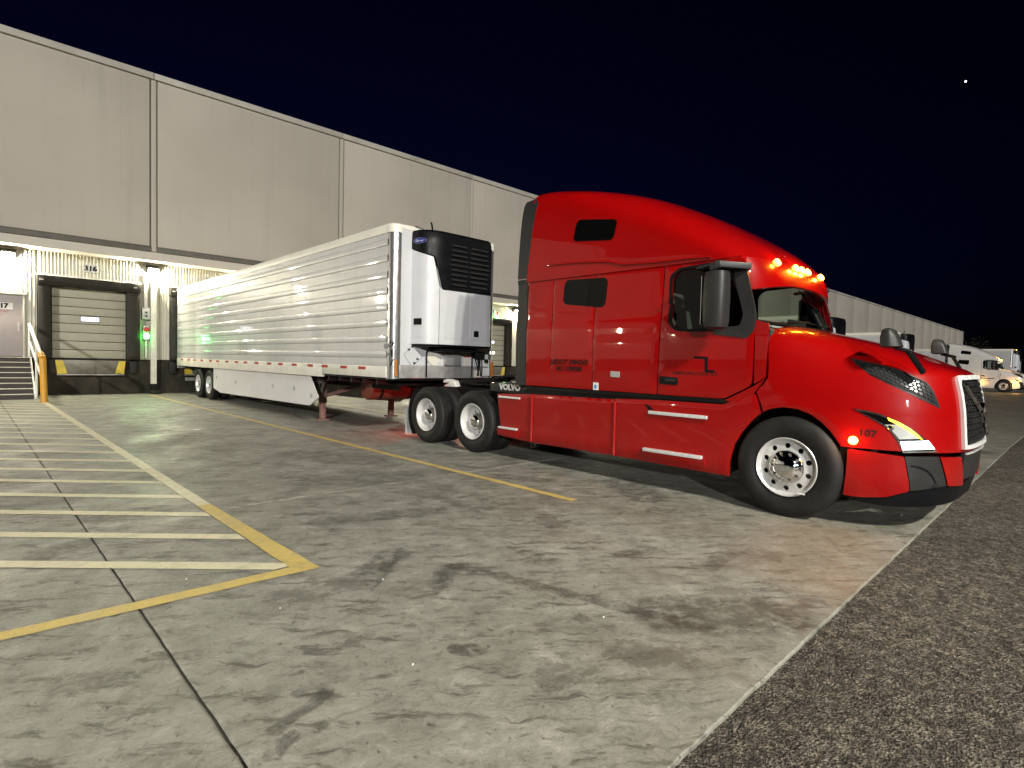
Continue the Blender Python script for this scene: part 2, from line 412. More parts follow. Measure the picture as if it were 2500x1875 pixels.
simple('rail_yellow', (.60, .30, .02), .45, dirt=.25); simple('rail_white', (.75, .73, .68), .4)
simple('stair_nose', (.66, .62, .5), .6); simple('stair_dark', (.045, .036, .034), .7, var=.3)
# truck
b = NB('red_paint'); v = b.obj(); n = b.noise(v, 2.0, 4, .5); n2 = b.noise(v, 1.4, 2, .5)
dn = b.noise(b.vmul(v, (1, 1, .7)), 2.2, 8, .7)
c = b.ramp(n, [(.3, (.255, .0007, .0009)), (.7, (.285, .0009, .0010))])
c = b.mix(b.math('MULTIPLY', b.ramp(dn, [(.5, 0.), (.75, 1.)]), .04), c, (.30, .03, .02))
b.P(Base_Color=c, Roughness=.4, Coat_Weight=1.0, Coat_IOR=1.42, Coat_Roughness=b.ramp(dn, [(.4, .015), (.7, .045)]), Specular_IOR_Level=.12)
nd = b.bump(n2, .12, .05)
sz = b.n('ShaderNodeSeparateXYZ'); b.set(sz.inputs[0], b.pos())
film = b.math('MULTIPLY', b.ramp(sz.outputs[2], [(.3, 1.), (1.1, 0.)]), b.ramp(b.noise(b.vmul(v, (1, 1, .5)), 5, 8, .75), [(.40, .0), (.68, 1.)]))
c = b.mix(b.math('MULTIPLY', film, .10), c, (.24, .12, .085)); b.P(Base_Color=c)
simple('white_paint', (.70, .68, .63), .35, coat=.5, var=.05, scale=1.5, dirt=.1)
simple('grey_paint', (.12, .115, .11), .4, coat=.4, var=.05, scale=1.5)
simple('dark_plastic', (.024, .023, .023), .45, spec=.28, var=.1, bump=.1, bscale=220)
simple('black_plastic', (.006, .006, .007), .4, spec=.15, var=.2, bump=.15, bscale=120)
simple('black_gloss', (.003, .003, .003), .03, var=.1, spec=.35)
simple('rubber', (.011, .0105, .010), .6, spec=.3, var=.25, scale=9, bump=.25, bscale=90, dirt=.35, dirtcol=(.028, .025, .021))
simple('frame_black', (.008, .008, .008), .6, spec=.2, var=.3, dirt=.2, dirtcol=(.04, .035, .03))
simple('wheel_white', (.56, .555, .54), .32, coat=.3, var=.06, dirt=.12, dirtcol=(.35, .32, .28))
simple('aluminium', (.66, .66, .65), .3, metal=.4, var=.05, scale=12)
simple('bright_trim', (.85, .85, .84), .3, metal=.3, var=.03); simple('chrome', (.82, .82, .83), .05, metal=1, var=.02)
simple('tread_alu', (.70, .69, .68), .35, metal=.35, var=.12, scale=20, bump=.4, bscale=80)
simple('dark_gloss', (.03, .032, .035), .2, spec=.6); simple('post_steel', (.80, .80, .80), .2, metal=.9, var=.03); simple('interior', (.035, .034, .032), .7); simple('interior_grey', (.22, .22, .20), .7); simple('paper', (.7, .7, .66), .6)
b = NB('glass'); b.P(Base_Color=(.80, .86, .82, 1), Roughness=.0, Transmission_Weight=1.0, IOR=1.05, Specular_IOR_Level=.5)
g = b.n('ShaderNodeBsdfGlossy', {'Roughness': .02}); tr = b.n('ShaderNodeBsdfTransparent', {'Color': (.62, .68, .62, 1)})
bf = b.n('ShaderNodeNewGeometry').outputs['Backfacing']; fr = b.n('ShaderNodeFresnel', {'IOR': b.math('SUBTRACT', 1.5, b.math('MULTIPLY', bf, 1.5-1/1.5))}); mx = b.n('ShaderNodeMixShader'); b.set(mx.inputs[0], fr); b.set(mx.inputs[1], tr); b.set(mx.inputs[2], g)
b.t.links.new(mx.outputs[0], b.out.inputs[0])
b = NB('lamp_lens'); b.P(Base_Color=(.85, .88, .88, 1), Roughness=.08, Specular_IOR_Level=.8, Coat_Weight=1.0, Metallic=.55)
# trailer
b = NB('trailer_skin'); v = b.pos(); n = b.noise(b.vmul(v, (1, .8, 1.4)), 2.4, 3, .55); n3 = b.noise(b.vmul(v, (1, 3, .35)), 1.3, 7, .65)
c = b.ramp(n3, [(.35, (.48, .48, .475)), (.6, (.52, .52, .515)), (.75, (.55, .55, .54))])
se = b.n('ShaderNodeSeparateXYZ'); b.set(se.inputs[0], v)
fr_ = b.math('FRACT', b.math('DIVIDE', se.outputs[1], 1.22)); rv = b.math('LESS_THAN', b.math('ABSOLUTE', b.math('SUBTRACT', fr_, .5)), .006)
c = b.mix(b.math('MULTIPLY', rv, .12), c, (.35, .35, .34))
b.P(Base_Color=c, Roughness=.4, Metallic=.0, Coat_Weight=1.0, Coat_IOR=1.7, Coat_Roughness=b.ramp(n3, [(.3, .015), (.7, .05)]))
b.bump(b.math('ADD', n, b.math('MULTIPLY', rv, -.03)), .22, .06)
simple('trailer_white', (.66, .655, .64), .4, coat=.2, var=.05, scale=1.5, dirt=.18, dirtcol=(.42, .39, .32))
simple('rail_cream', (.68, .655, .57), .4, var=.06, scale=2, dirt=.25, dirtcol=(.42, .38, .28))
simple('reefer_white', (.55, .555, .57), .35, coat=.3, var=.03)
simple('scuffed_steel', (.42, .41, .40), .4, metal=.4, var=.25, scale=5, dirt=.35, dirtcol=(.2, .18, .17))
simple('landing_grey', (.11, .10, .085), .6, var=.3, dirt=.3); simple('brace_paint', (.20, .11, .09), .6, var=.2)
simple('tank_red_glow', (.16, .035, .02), .4, var=.1)  # red tail-lamp light is put into the tank's base colour
simple('tape_red', (.38, .015, .012), .35); simple('tape_white', (.68, .66, .60), .35)
simple('sticker_grey', (.20, .20, .20), .5); simple('decal_outline', (.24, .235, .22), .5)
simple('emblem_blue', (.02, .03, .22), .25); simple('mudflap', (.42, .44, .43), .5, var=.1, dirt=.3)
simple('sticker_blue', (.05, .25, .6), .4); simple('amber_lens', (.5, .16, .02), .3); simple('tan_panel', (.36, .29, .23), .6)
emit('emit_amber', (1.0, .42, .05), 22.0, (.6, .2, .02)); emit('emit_yellow', (1.0, .72, .05), 2.6)
emit('emit_white', (.88, 1.0, .97), 3.2); emit('emit_red', (1.0, .03, .015), 3.0)
emit('emit_green', (.10, 1.0, .20), 30.0); emit('emit_lamp', (1.0, .93, .74), 24.0); emit('emit_flood', (1.0, .94, .8), 60.0); emit('emit_lampdim', (1.0, .95, .8), 3.0); emit('emit_window', (.92, .9, 1.0), 1.6); emit('emit_star', (.8, .85, 1.0), 6.0)
simple('bark', (.03, .025, .02), .9); simple('leaf', (.010, .013, .007), .7, var=.5)

# ------------------------------------------------------------------ ground
g = MB(); g.add([(-700, -700, -.022), (1500, -700, -.022), (1500, 1500, -.022), (-700, 1500, -.022)], [(0, 1, 2, 3)])
tag(g.ob('ground', 'asphalt'), 'dark coarse asphalt yard in front of the concrete apron', kind='structure')
apron = empty('concrete_apron', (0, 0, 0), 'stained grey concrete apron along the loading docks', kind='structure')
bed = MB(); bed.add([(-60.2, 2.3, -.016), (198, 2.3, -.016), (198, 25.4, -.016), (-60.2, 25.4, -.016)], [(0, 1, 2, 3)]); bed.ob('joint_bed', 'joint_filler', apron)
def edgeY(x): return 1.035+.0165*x if x < 16 else 1.30+.004*(x-16)
xj = [-60., -26., -14.55, -6.95, .62, 8.25, 15.85, 23.45, 31.05, 46, 80, 198]; yj = [None, 5.95, 10.7, 15.5, 20.3, 25.4]
def jit(p, a): return a*(noise.noise(Vector((p[0]*6.1, p[1]*6.1, 3.3)))+.6*noise.noise(Vector((p[0]*21, p[1]*21, 1.3))))
def slant(x, y): return x+(.11-.013*y if abs(x-.62) < .01 else 0)
for i in range(len(xj)-1):
    for j in range(len(yj)-1):
        far = xj[i] > 20 or xj[i] < -8
        gp = .0065; ya0 = edgeY(xj[i]) if j == 0 else yj[j]+gp; ya1 = edgeY(xj[i+1]) if j == 0 else yj[j]+gp; yb = yj[j+1]-gp
        c4 = [(slant(xj[i], ya0)+gp, ya0), (slant(xj[i+1], ya1)-gp, ya1), (slant(xj[i+1], yb)-gp, yb), (slant(xj[i], yb)+gp, yb)]
        pts = dens(c4, 3.0 if far else .09)
        cx = sum(p[0] for p in c4)/4; cy = sum(p[1] for p in c4)/4
        outer = []; inner = []
        for k, p in enumerate(pts):
            d = Vector((cx-p[0], cy-p[1])); d = Vector((math.copysign(min(1, abs(d.x)), d.x), math.copysign(1, d.y)))
            on_front = j == 0 and abs(p[1]-edgeY(p[0])) < .02
            a = 0 if far else (.005 if on_front else .004)
            q = (p[0]+jit(p, a), p[1]+jit((p[1], p[0]), a*1.3)); outer.append(q)
            onx = abs(p[0]-c4[0][0]) < .2 or abs(p[0]-c4[1][0]) < .2 or abs(p[0]-c4[2][0]) < .02
            ony = abs(p[1]-yb) < .02 or on_front or abs(p[1]-ya0) < .02
            inner.append((q[0]+(math.copysign(.012, cx-q[0]) if onx and min(abs(p[0]-c4[0][0]), abs(p[0]-c4[1][0])) < .2 and not (ony and .3 < abs(p[0]-c4[0][0]) and .3 < abs(p[0]-c4[1][0])) else 0),
                          q[1]+(math.copysign(.006 if on_front else .01, cy-q[1]) if ony else 0)))
        n = len(pts)
        V = [(q[0], q[1], -.05) for q in outer]+[(q[0], q[1], -.007) for q in outer]+[(q[0], q[1], 0) for q in inner]
        F = [(k, (k+1) % n, n+(k+1) % n, n+k) for k in range(n)]+[(n+k, n+(k+1) % n, 2*n+(k+1) % n, 2*n+k) for k in range(n)]+[tuple(range(2*n, 3*n))]
        mk('concrete_slab', V, F, 'concrete', apron)
mark = empty('road_marking', (0, 0, 0), 'yellow hatched keep-clear marking and bay lines painted on the concrete', kind='structure')
def ragged(quad, res=.12, a=.006):
    return [(p[0]+jit(p, a), p[1]+jit((p[1], p[0]), a)) for p in dens(quad, res)]
def sheet(name, quad, mat, z=.004, cuts=True):
    pts = ragged(quad); mk(name, [(p[0], p[1], z) for p in pts], [tuple(range(len(pts)))] if area2(pts) > 0 else [tuple(range(len(pts)-1, -1, -1))], mat, mark)
def xin(y): return 1.66-(y-3.9)*.0135-.08
sheet('border_line', [(1.605, 3.975), (1.77, 3.83), (xin(6.2)+.145, 6.2), (xin(6.2)+.02, 6.2)], 'yellow_paint', .0058)
sheet('border_line', [(xin(6.2)+.02, 6.203), (xin(6.2)+.145, 6.203), (xin(21.6)+.13, 21.6), (xin(21.6), 21.6)], 'pale_paint', .0058)
sheet('border_line', [(-1.3, 3.94), (-1.3, 4.05), (1.64, 3.97), (1.76, 3.832)], 'yellow_paint', .0049)
for k in range(0, 24):
    y0 = 5.40+.885*k; sl = -.87; w = .175; P_ = []
    xa, xb = -1.3, xin(y0-.9)+.02
    ya, yb = y0+sl*(xa-.1), y0+sl*(xb-.1)
    q = [(xa, ya-w), (xb, yb-w), (xb, yb), (xa, ya)]
    if yb-w < 3.98:
        if ya-w < 4.05: continue
        xb = .1+(y0-w-4.0)/.87; yb = y0+sl*(xb-.1); q = [(xa, ya-w), (xb, yb-w), (xb+.2, yb-.17), (xa, ya)]
    if ya > 21.6:
        if yb-w > 21.4: continue
        xc = .1-(21.6-y0)/.87; xc2 = .1-(21.6-y0+w)/.87; q = [(max(xc2, xa), min(21.6, ya-w)), (xb, yb-w), (xb, yb), (max(xc, xa), min(21.6, ya))]
    sheet('hatch_stripe', q, 'pale_paint', .0042)
for X in (4.66, 8.46, 12.3, 16.1):
    sheet('bay_line', [(X-.14, 24.4), (X-.03, 24.4), (X+.17, 3.98), (X+.06, 3.98)] if X < 5 else [(X-.05, 24.4), (X+.05, 24.4), (X+.08, 10.5), (X-.02, 10.5)], 'yellow_paint')
# litter on the concrete
for k, (x, y) in enumerate([(1.3, 3.35), (1.55, 2.3), (2.0, 3.35), (2.7, 2.0), (1.0, 4.2), (3.2, 12.6)]):
    m = MB(); a = random.random()*6; s = random.uniform(.0025, .0045) if k != 5 else .05
    pts = [(x+s*random.uniform(.6, 1.3)*math.cos(a+t*1.05)*1.5, y+s*random.uniform(.6, 1.3)*math.sin(a+t*1.05)) for t in range(6)]
    m.prism(pts, lambda p, q: (p, q, .001), lambda p, q: (p+.002, q, .009))
    tag(m.ob('litter_scrap', 'paper', loc=(x, y, 0)), 'small pale scrap of litter lying on the stained concrete', 'litter', 'litter scraps on the concrete')

# ------------------------------------------------------------------ warehouse
wh = empty('warehouse', (0, 25.4, 0), 'long beige warehouse with recessed loading docks and tall blank upper wall panels', 'building')
YU, YL = 24.6, 25.4
bays = [-57.0, -49.2, -41.5, -33.8, -26.1, -18.4, -10.7, -2.95, 4.76, 12.2, 19.95, 27.7, 35.4, 43.1, 50.8, 58.6, 66.3, 74.1, 81.9, 89.3, 96.7, 103.9, 111.4, 118.9, 126.4, 133.8, 141.1, 147.8, 154.6, 161.5, 169.5, 177.6]
m = MB(); m.box(-57.0, 177.6, YU+.07, 60, 5.02, 11.75); m.ob('wall_core', 'joint_shadow', wh)
for a, b_ in zip(bays[:-1], bays[1:]):
    m = MB(); m.box(a+.13, b_-.13, YU, YU+.1, 5.52, 11.60); m.ob('wall_panel', 'wall_upper', wh, bevel=.012)
    m = MB(); m.box(b_-.075, b_+.085, YU-.02, YU+.1, 5.33, 11.60); m.ob('column_cover', 'wall_upper', wh, bevel=.01)
    m = MB(); m.box(a+.01, b_-.01, YU-.10, YU+.12, 11.615, 11.84); m.ob('roof_cap', 'roof_cap', wh, bevel=.02)
    m = MB(); m.box(a+.087, b_-.077, YU-.05, YU+.12, 5.315, 5.505); m.ob('drip_trim', 'wall_trim', wh, bevel=.015)
m = MB(); m.box(-57.0, 177.6, YU+.01, YU+.12, 5.0, 5.312); m.ob('fascia', 'wall_fascia', wh, bevel=.01)
m = MB(); m.box(-57.0, 177.6, YU+.122, YL+.1, 5.0, 5.018); m.ob('soffit', 'wall_fascia', wh)
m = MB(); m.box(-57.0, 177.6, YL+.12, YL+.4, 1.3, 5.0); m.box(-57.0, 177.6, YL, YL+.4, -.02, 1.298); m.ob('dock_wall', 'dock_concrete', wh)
docks = [2.95, 6.92, 10.7, 14.5, 18.3, 22.28, 26.2]
def corr(x0, x1, z0, z1):
    xs = []; x = x0; k = 0
    prof = [(0, 0), (.052, 0), (.062, -.022), (.088, -.022), (.098, 0)]
    while x < x1:
        for d, h in prof:
            if x+d < x1: xs.append((x+d, h))
        x += .10
    xs.append((x1, 0))
    V = [(x, YL+.02+h, z) for z in (z0, z1) for x, h in xs]; n = len(xs)
    mk('wall_sheet', V, [(i, i+1, n+i+1, n+i) for i in range(n-1)], 'wall_lower', wh)
edges = [1.10]+[]
prev = 1.12
corr(-3.5, 1.12, 3.42, 5.0); corr(1.12, 1.46, 1.3, 5.0); corr(-3.5, -.55, 1.3, 3.42)
for cx in docks:
    corr(cx-1.47, cx+1.5, 4.14, 5.0)
for a, b_ in zip(docks[:-1], docks[1:]): corr(a+1.5, b_-1.47, 1.3, 5.0)
m = MB(); m.box(docks[-1]+1.5, 177.6, YL, YL+.13, 1.3, 5.0); m.ob('wall_sheet', 'wall_lower', wh)
m = MB(); m.box(-57, -3.5, YL, YL+.13, 1.3, 5.0); m.ob('wall_sheet', 'wall_lower', wh)
def seal_box(x0, x1, z0, z1, y0=25.05, y1=25.42):
    # padded foam: front face with shallow folds
    nx, nz = max(2, int((x1-x0)/.09)), max(2, int((z1-z0)/.09)); rows = []
    for j in range(nz+1):
        r = []
        for i in range(nx+1):
            x = x0+(x1-x0)*i/nx; z = z0+(z1-z0)*j/nz
            e = min(i, nx-i, j, nz-j); d = (.05 if e == 0 else 0)+.022*noise.noise(Vector((x*5, z*5, 1)))
            r.append((x+.008*noise.noise(Vector((x*4, z*4, 9))), y0+d, z))
        rows.append(r)
    mm = MB(); mm.grid(rows)
    ring = rows[0]+[r[-1] for r in rows[1:]]+rows[-1][::-1][1:]+[r[0] for r in rows[::-1][1:-1]]
    back = [(p[0], y1, p[2]) for p in ring]; n = len(ring); mm.add(ring+back, [((i+1) % n, i, n+i, n+(i+1) % n) for i in range(n)])
    return mm
def dock(cx, closed=True):
    s = cx-2.95
    mm = MB(); mm.box(1.84+s, 4.05+s, YL+.05, YL+.11, 1.3, 3.85); 
    dd = mm.ob('dock_door', 'dock_seal', wh)
    zs = [1.30, 1.605, 1.91, 2.22, 2.535, 2.84, 3.135, 3.45, 3.84]
    for a, b_ in zip(zs[:-1], zs[1:]):
        q = MB(); q.box(1.86+s, 4.03+s, YL-.005, YL+.06, a+.008, b_-.010); q.ob('door_section', 'dock_door', dd, bevel=.012)
    q = MB(); q.box(2.64+s, 3.22+s, YL-.022, YL, 2.62, 2.81); w_ = q.ob('window_frame', 'dock_seal', dd, bevel=.01)
    q = MB(); q.box(2.665+s, 3.195+s, YL-.028, YL-.02, 2.64, 2.79); q.ob('window_pane', 'emit_window', w_ and dd)
    mm = seal_box(1.48+s, 1.81+s, 1.29, 3.79); sl = mm.ob('dock_seal', 'dock_seal', wh, smooth=60)
    seal_box(4.0+s, 4.42+s, 1.29, 3.79).ob('seal_pad', 'dock_seal', sl, smooth=60)
    seal_box(1.46+s, 4.44+s, 3.80, 4.13, 25.02).ob('seal_head', 'dock_seal', sl, smooth=60)
    q = MB(); q.box(1.40+s, 4.5+s, 25.3, 25.42, 4.132, 4.20); q.ob('seal_hood', 'pipe_white', sl, bevel=.01)
    for x in (1.56, 4.26):
        q = MB(); q.box(x-.05+s, x+.05+s, 25.0, 25.047, 3.95, 3.99); q.ob('seal_strap', 'pipe_white', sl)
    q = MB(); q.prism([(1.92+s, 1.235), (3.98+s, 1.235), (3.93+s, .73), (1.97+s, .73)], lambda a, b_: (a, 25.22, b_), lambda a, b_: (a, 25.30, b_))
    lp = q.ob('leveller_lip', 'lip_steel', wh, bevel=.01)
    for sg, A in ((1, 1.93), (-1, 3.97)):
        poly = [(A+s, 1.22), (A+sg*.20+s, 1.22), (A+sg*.33+s, .745), (A+sg*.05+s, .745)]
        q = MB(); q.prism(poly if sg > 0 else poly[::-1], lambda a, b_: (a, 25.205, b_), lambda a, b_: (a, 25.219, b_)); q.ob('lip_mark', 'dock_yellow', lp)
    q = MB(); q.box(1.97+s, 3.93+s, 25.17, 25.30, .70, .728); q.ob('lip_edge', 'scuffed_steel', lp)
    for x in (1.56, 4.22):
        q = MB(); q.box(x-.11+s, x+.11+s, 25.25, 25.4, .75, 1.22); q.ob('dock_bumper', 'rubber', wh, bevel=.015)
for cx in docks: dock(cx)
# numbers
def wall_frame(x, z, y): return lambda a, b_, o: (x+a, y-o, z+b_)
for cx, t in ((2.95, '316'), (6.92, '315'), (22.28, '311')):
    mm = MB(); mm.box(cx-.245, cx+.245, YL-.03, YL-.008, 4.40, 4.68); sg = mm.ob('dock_number_sign', 'sign_grey', wh, bevel=.004)
    text_mesh('number', t, .24, 'black_text', sg, wall_frame(cx, 4.54, YL-.032), bold=.012, sx=1.05)
# entrance door with its number
mm = MB(); mm.box(.02, 1.08, YL-.01, YL+.06, 1.33, 3.39); md = mm.ob('entrance_door', 'man_door', wh, bevel=.01)
mm = MB(); mm.box(1.085, 1.14, YL-.06, YL+.06, 1.31, 3.46); mm.box(-.02, 1.19, YL-.09, YL+.06, 3.40, 3.47); mm.ob('door_frame', 'wall_lower', md, bevel=.006)
mm = MB(); mm.box(.28, .84, YL-.022, YL-.011, 2.90, 3.12); q = mm.ob('number_plate', 'sign_white', md)
text_mesh('number', '517', .21, 'black_text', md, wall_frame(.56, 3.01, YL-.024), bold=.012)
text_mesh('notice', 'EMPLOYEES', .075, 'red_text', md, wall_frame(.52, 2.82, YL-.012)); text_mesh('notice', 'ONLY', .075, 'red_text', md, wall_frame(.50, 2.71, YL-.012))
mm = MB(); mm.box(.95, 1.01, YL-.05, YL-.01, 2.18, 2.46); mm.tube((.98, YL-.09, 2.33), (.98, YL-.01, 2.33), .025); mm.ob('handle', 'scuffed_steel', md)
# downspout, conduit, switch box, signal
mm = MB(); mm.box(4.78, 4.97, 25.16, 25.34, .36, 4.36); dsn = mm.ob('downspout', 'pipe_white', wh, bevel=.015)
for z in (1.3, 2.6, 4.2):
    mm = MB(); mm.box(4.765, 4.985, 25.15, 25.38, z, z+.05); mm.ob('strap', 'pipe_white', dsn)
mm = MB(); mm.box(4.76, 4.99, 25.12, 25.36, .30, .37); mm.box(4.80, 4.95, 25.18, 25.34, .12, .31); mm.ob('outlet', 'frame_black', dsn)
mm = MB(); mm.prism([(4.72, 24.75), (5.06, 24.8), (5.02, 25.3), (4.74, 25.3)], lambda a, b_: (a, b_, 0), lambda a, b_: (a*.96+.19, b_, .12)); tag(mm.ob('splash_block', 'dock_concrete', bevel=.01), 'dark splash block under the downspout outlet', 'splash block')
mm = MB(); mm.box(4.58, 4.70, 25.3, 25.4, 3.27, 4.5); mm.box(4.62, 4.68, 25.33, 25.4, 1.35, 2.1); mm.ob('conduit', 'pipe_white', wh, bevel=.01)
mm = MB(); mm.box(4.50, 4.77, 25.2, 25.38, 2.83, 3.27); sb = mm.ob('switch_box', 'grey_box', wh, bevel=.02)
mm = MB(); mm.box(4.6, 4.67, 25.17, 25.2, 2.93, 2.99); mm.box(4.6, 4.67, 25.17, 25.2, 3.06, 3.12); mm.ob('button', 'dark_plastic', sb)
def signal(x, z, label):
    t = empty('dock_signal', (x, 25.38, z), label, 'signal light', 'green dock signals')
    q = MB(); q.box(x-.10, x+.10, 25.22, 25.38, z-.13, z+.40); q.ob('housing', 'grey_box', t, bevel=.02)
    for dz, mt in ((0, 'emit_green'), (.25, 'tape_red')):
        q = MB(); q.lathe([(0, .098), (.02, .094), (.035, .065), (.045, .0)], (x, 25.22, z+dz), (0, -1, 0), 20); q.ob('lens', mt, t, smooth=50)
    add_light('signal_light', 'SPOT', (x, 25.16, z), 55 if x < 10 else 40, (.04, 1, .10), shadow_soft_size=.06, spot_size=R(100), spot_blend=1.0, aim=(-.55, -1, -.30))
    add_light('signal_glow', 'POINT', (x-.12, 25.05, z), 9, (.03, 1, .08), shadow_soft_size=.05)  # extra light beside the lens, added to mimic green bloom on seal and pipe
signal(4.64, 2.19, 'lit green dock signal beside the open dock left of the silver trailer')
signal(22.55-1.9+1.95, 4.2, 'small lit green dock signal right behind the silver trailer')
# wall lamps
for x in tuple(.72-3.95*k for k in (8, 6, 4, 2, 1))+(.72, 4.86, 8.7, 12.5, 16.3, 20.2, 24.15, 28.0, 35.6, 43.3):
    q = MB(); q.prism([(25.40, 4.92), (25.22, 4.90), (25.10, 4.78), (25.16, 4.66), (25.40, 4.60)], lambda a, b_: (x-.2, a, b_), lambda a, b_: (x+.2, a, b_))
    lm = q.ob('wall_lamp', 'dark_plastic', wh, bevel=.015)
    q = MB(); q.add([(x-.17, 25.092, 4.765), (x+.17, 25.092, 4.765), (x+.17, 25.15, 4.655), (x-.17, 25.15, 4.655)], [(0, 3, 2, 1)]); q.ob('lens', 'emit_lamp', lm)
    add_light('wall_lamp_light', 'POINT', (x, 25.17, 4.50), (620 if x < 20 else 460) if x > -5 else 330, (1.0, .91, .68), shadow_soft_size=.08)

# unseen floodlight on a pole behind the camera, added to brighten the apron (its lamp mirrors in the paintwork)
PX, PY, PZ = 0.5, -11.0, 11.5
fl = empty('fill_floodlight', (PX, PY, 0), 'unseen steel pole with twin floodlight heads, added to brighten the apron', 'floodlight')
q = MB(); q.tube((PX, PY, -.02), (PX, PY, PZ), .13, 14, .07); q.ob('pole', 'scuffed_steel', fl, smooth=50)
q = MB(); q.box(PX-.35, PX+.35, PY-.35, PY+.35, -.02, .55); q.ob('footing', 'dock_concrete', fl, bevel=.04)
q = MB(); q.tube((PX-.7, PY+.1, PZ), (PX+.7, PY+.1, PZ), .045, 10); q.ob('crossarm', 'scuffed_steel', fl, smooth=50)
for dx in (-.6, .6):
    q = MB(); q.box(PX+dx-.3, PX+dx+.3, PY+.1, PY+.75, PZ-.02, PZ+.14); hd = q.ob('lamp_head', 'dark_plastic', fl, bevel=.03)
    q = MB(); q.box(PX+dx-.24, PX+dx+.24, PY+.2, PY+.68, PZ-.035, PZ-.021); q.ob('lens', 'emit_flood', fl)
    add_light('fill_floodlight_light', 'AREA', (PX+dx, PY+.45, PZ-.07), 3500, (1.0, .965, .85), shape='RECTANGLE', size=.48, size_y=.48, spread=R(170), aim=(.15, .8, -1))

# stairs to the entrance door
st = empty('dock_stairs', (.0, 23.2, 0), 'dark steel stairs with pale nosings leading up to the entrance door', 'stairs')
n = 8; y0 = 23.15; run = .27; rise = 1.3/n
for i in range(n):
    q = MB(); q.box(-1.7, 1.24, y0+run*i, y0+run*(i+1)+(.1 if i == n-1 else .0), rise*i, rise*(i+1)-.012); q.ob('step', 'stair_dark', st)
    q = MB(); q.box(-1.7, 1.25, y0+run*i-.02, y0+run*i+.07, rise*(i+1)-.011, rise*(i+1)+.012); q.ob('nosing', 'stair_nose', st, bevel=.004)
q = MB(); q.prism([(y0, 0), (y0+run*n, 0), (y0+run*n, 1.3), (y0, .1)], lambda a, b_: (1.252, a, b_), lambda a, b_: (1.30, a, b_)); q.ob('stringer', 'rail_white', st)
rl = empty('handrail', (1.36, 21.75, 0), 'yellow post and white sloping handrail beside the dock stairs', 'handrail')
q = MB(); q.tube((1.40, 21.72, 0), (1.37, 21.8, 1.30), .085, 16); q.tube((1.37, 21.8, 1.30), (1.34, 22.1, 1.45), .085, 16); q.ob('post', 'rail_yellow', rl, smooth=50)
q = MB(); q.tube((1.34, 22.1, 1.45), (1.25, 25.2, 2.42), .05, 12); q.tube((1.31, 23.2, 0.02), (1.31, 23.2, 1.8), .035, 10); q.tube((1.25, 25.2, 1.3), (1.25, 25.2, 2.4), .035, 10); q.tube((1.34, 22.1, .8), (1.25, 25.2, 1.85), .03, 10); q.ob('rail', 'rail_white', rl, smooth=50)

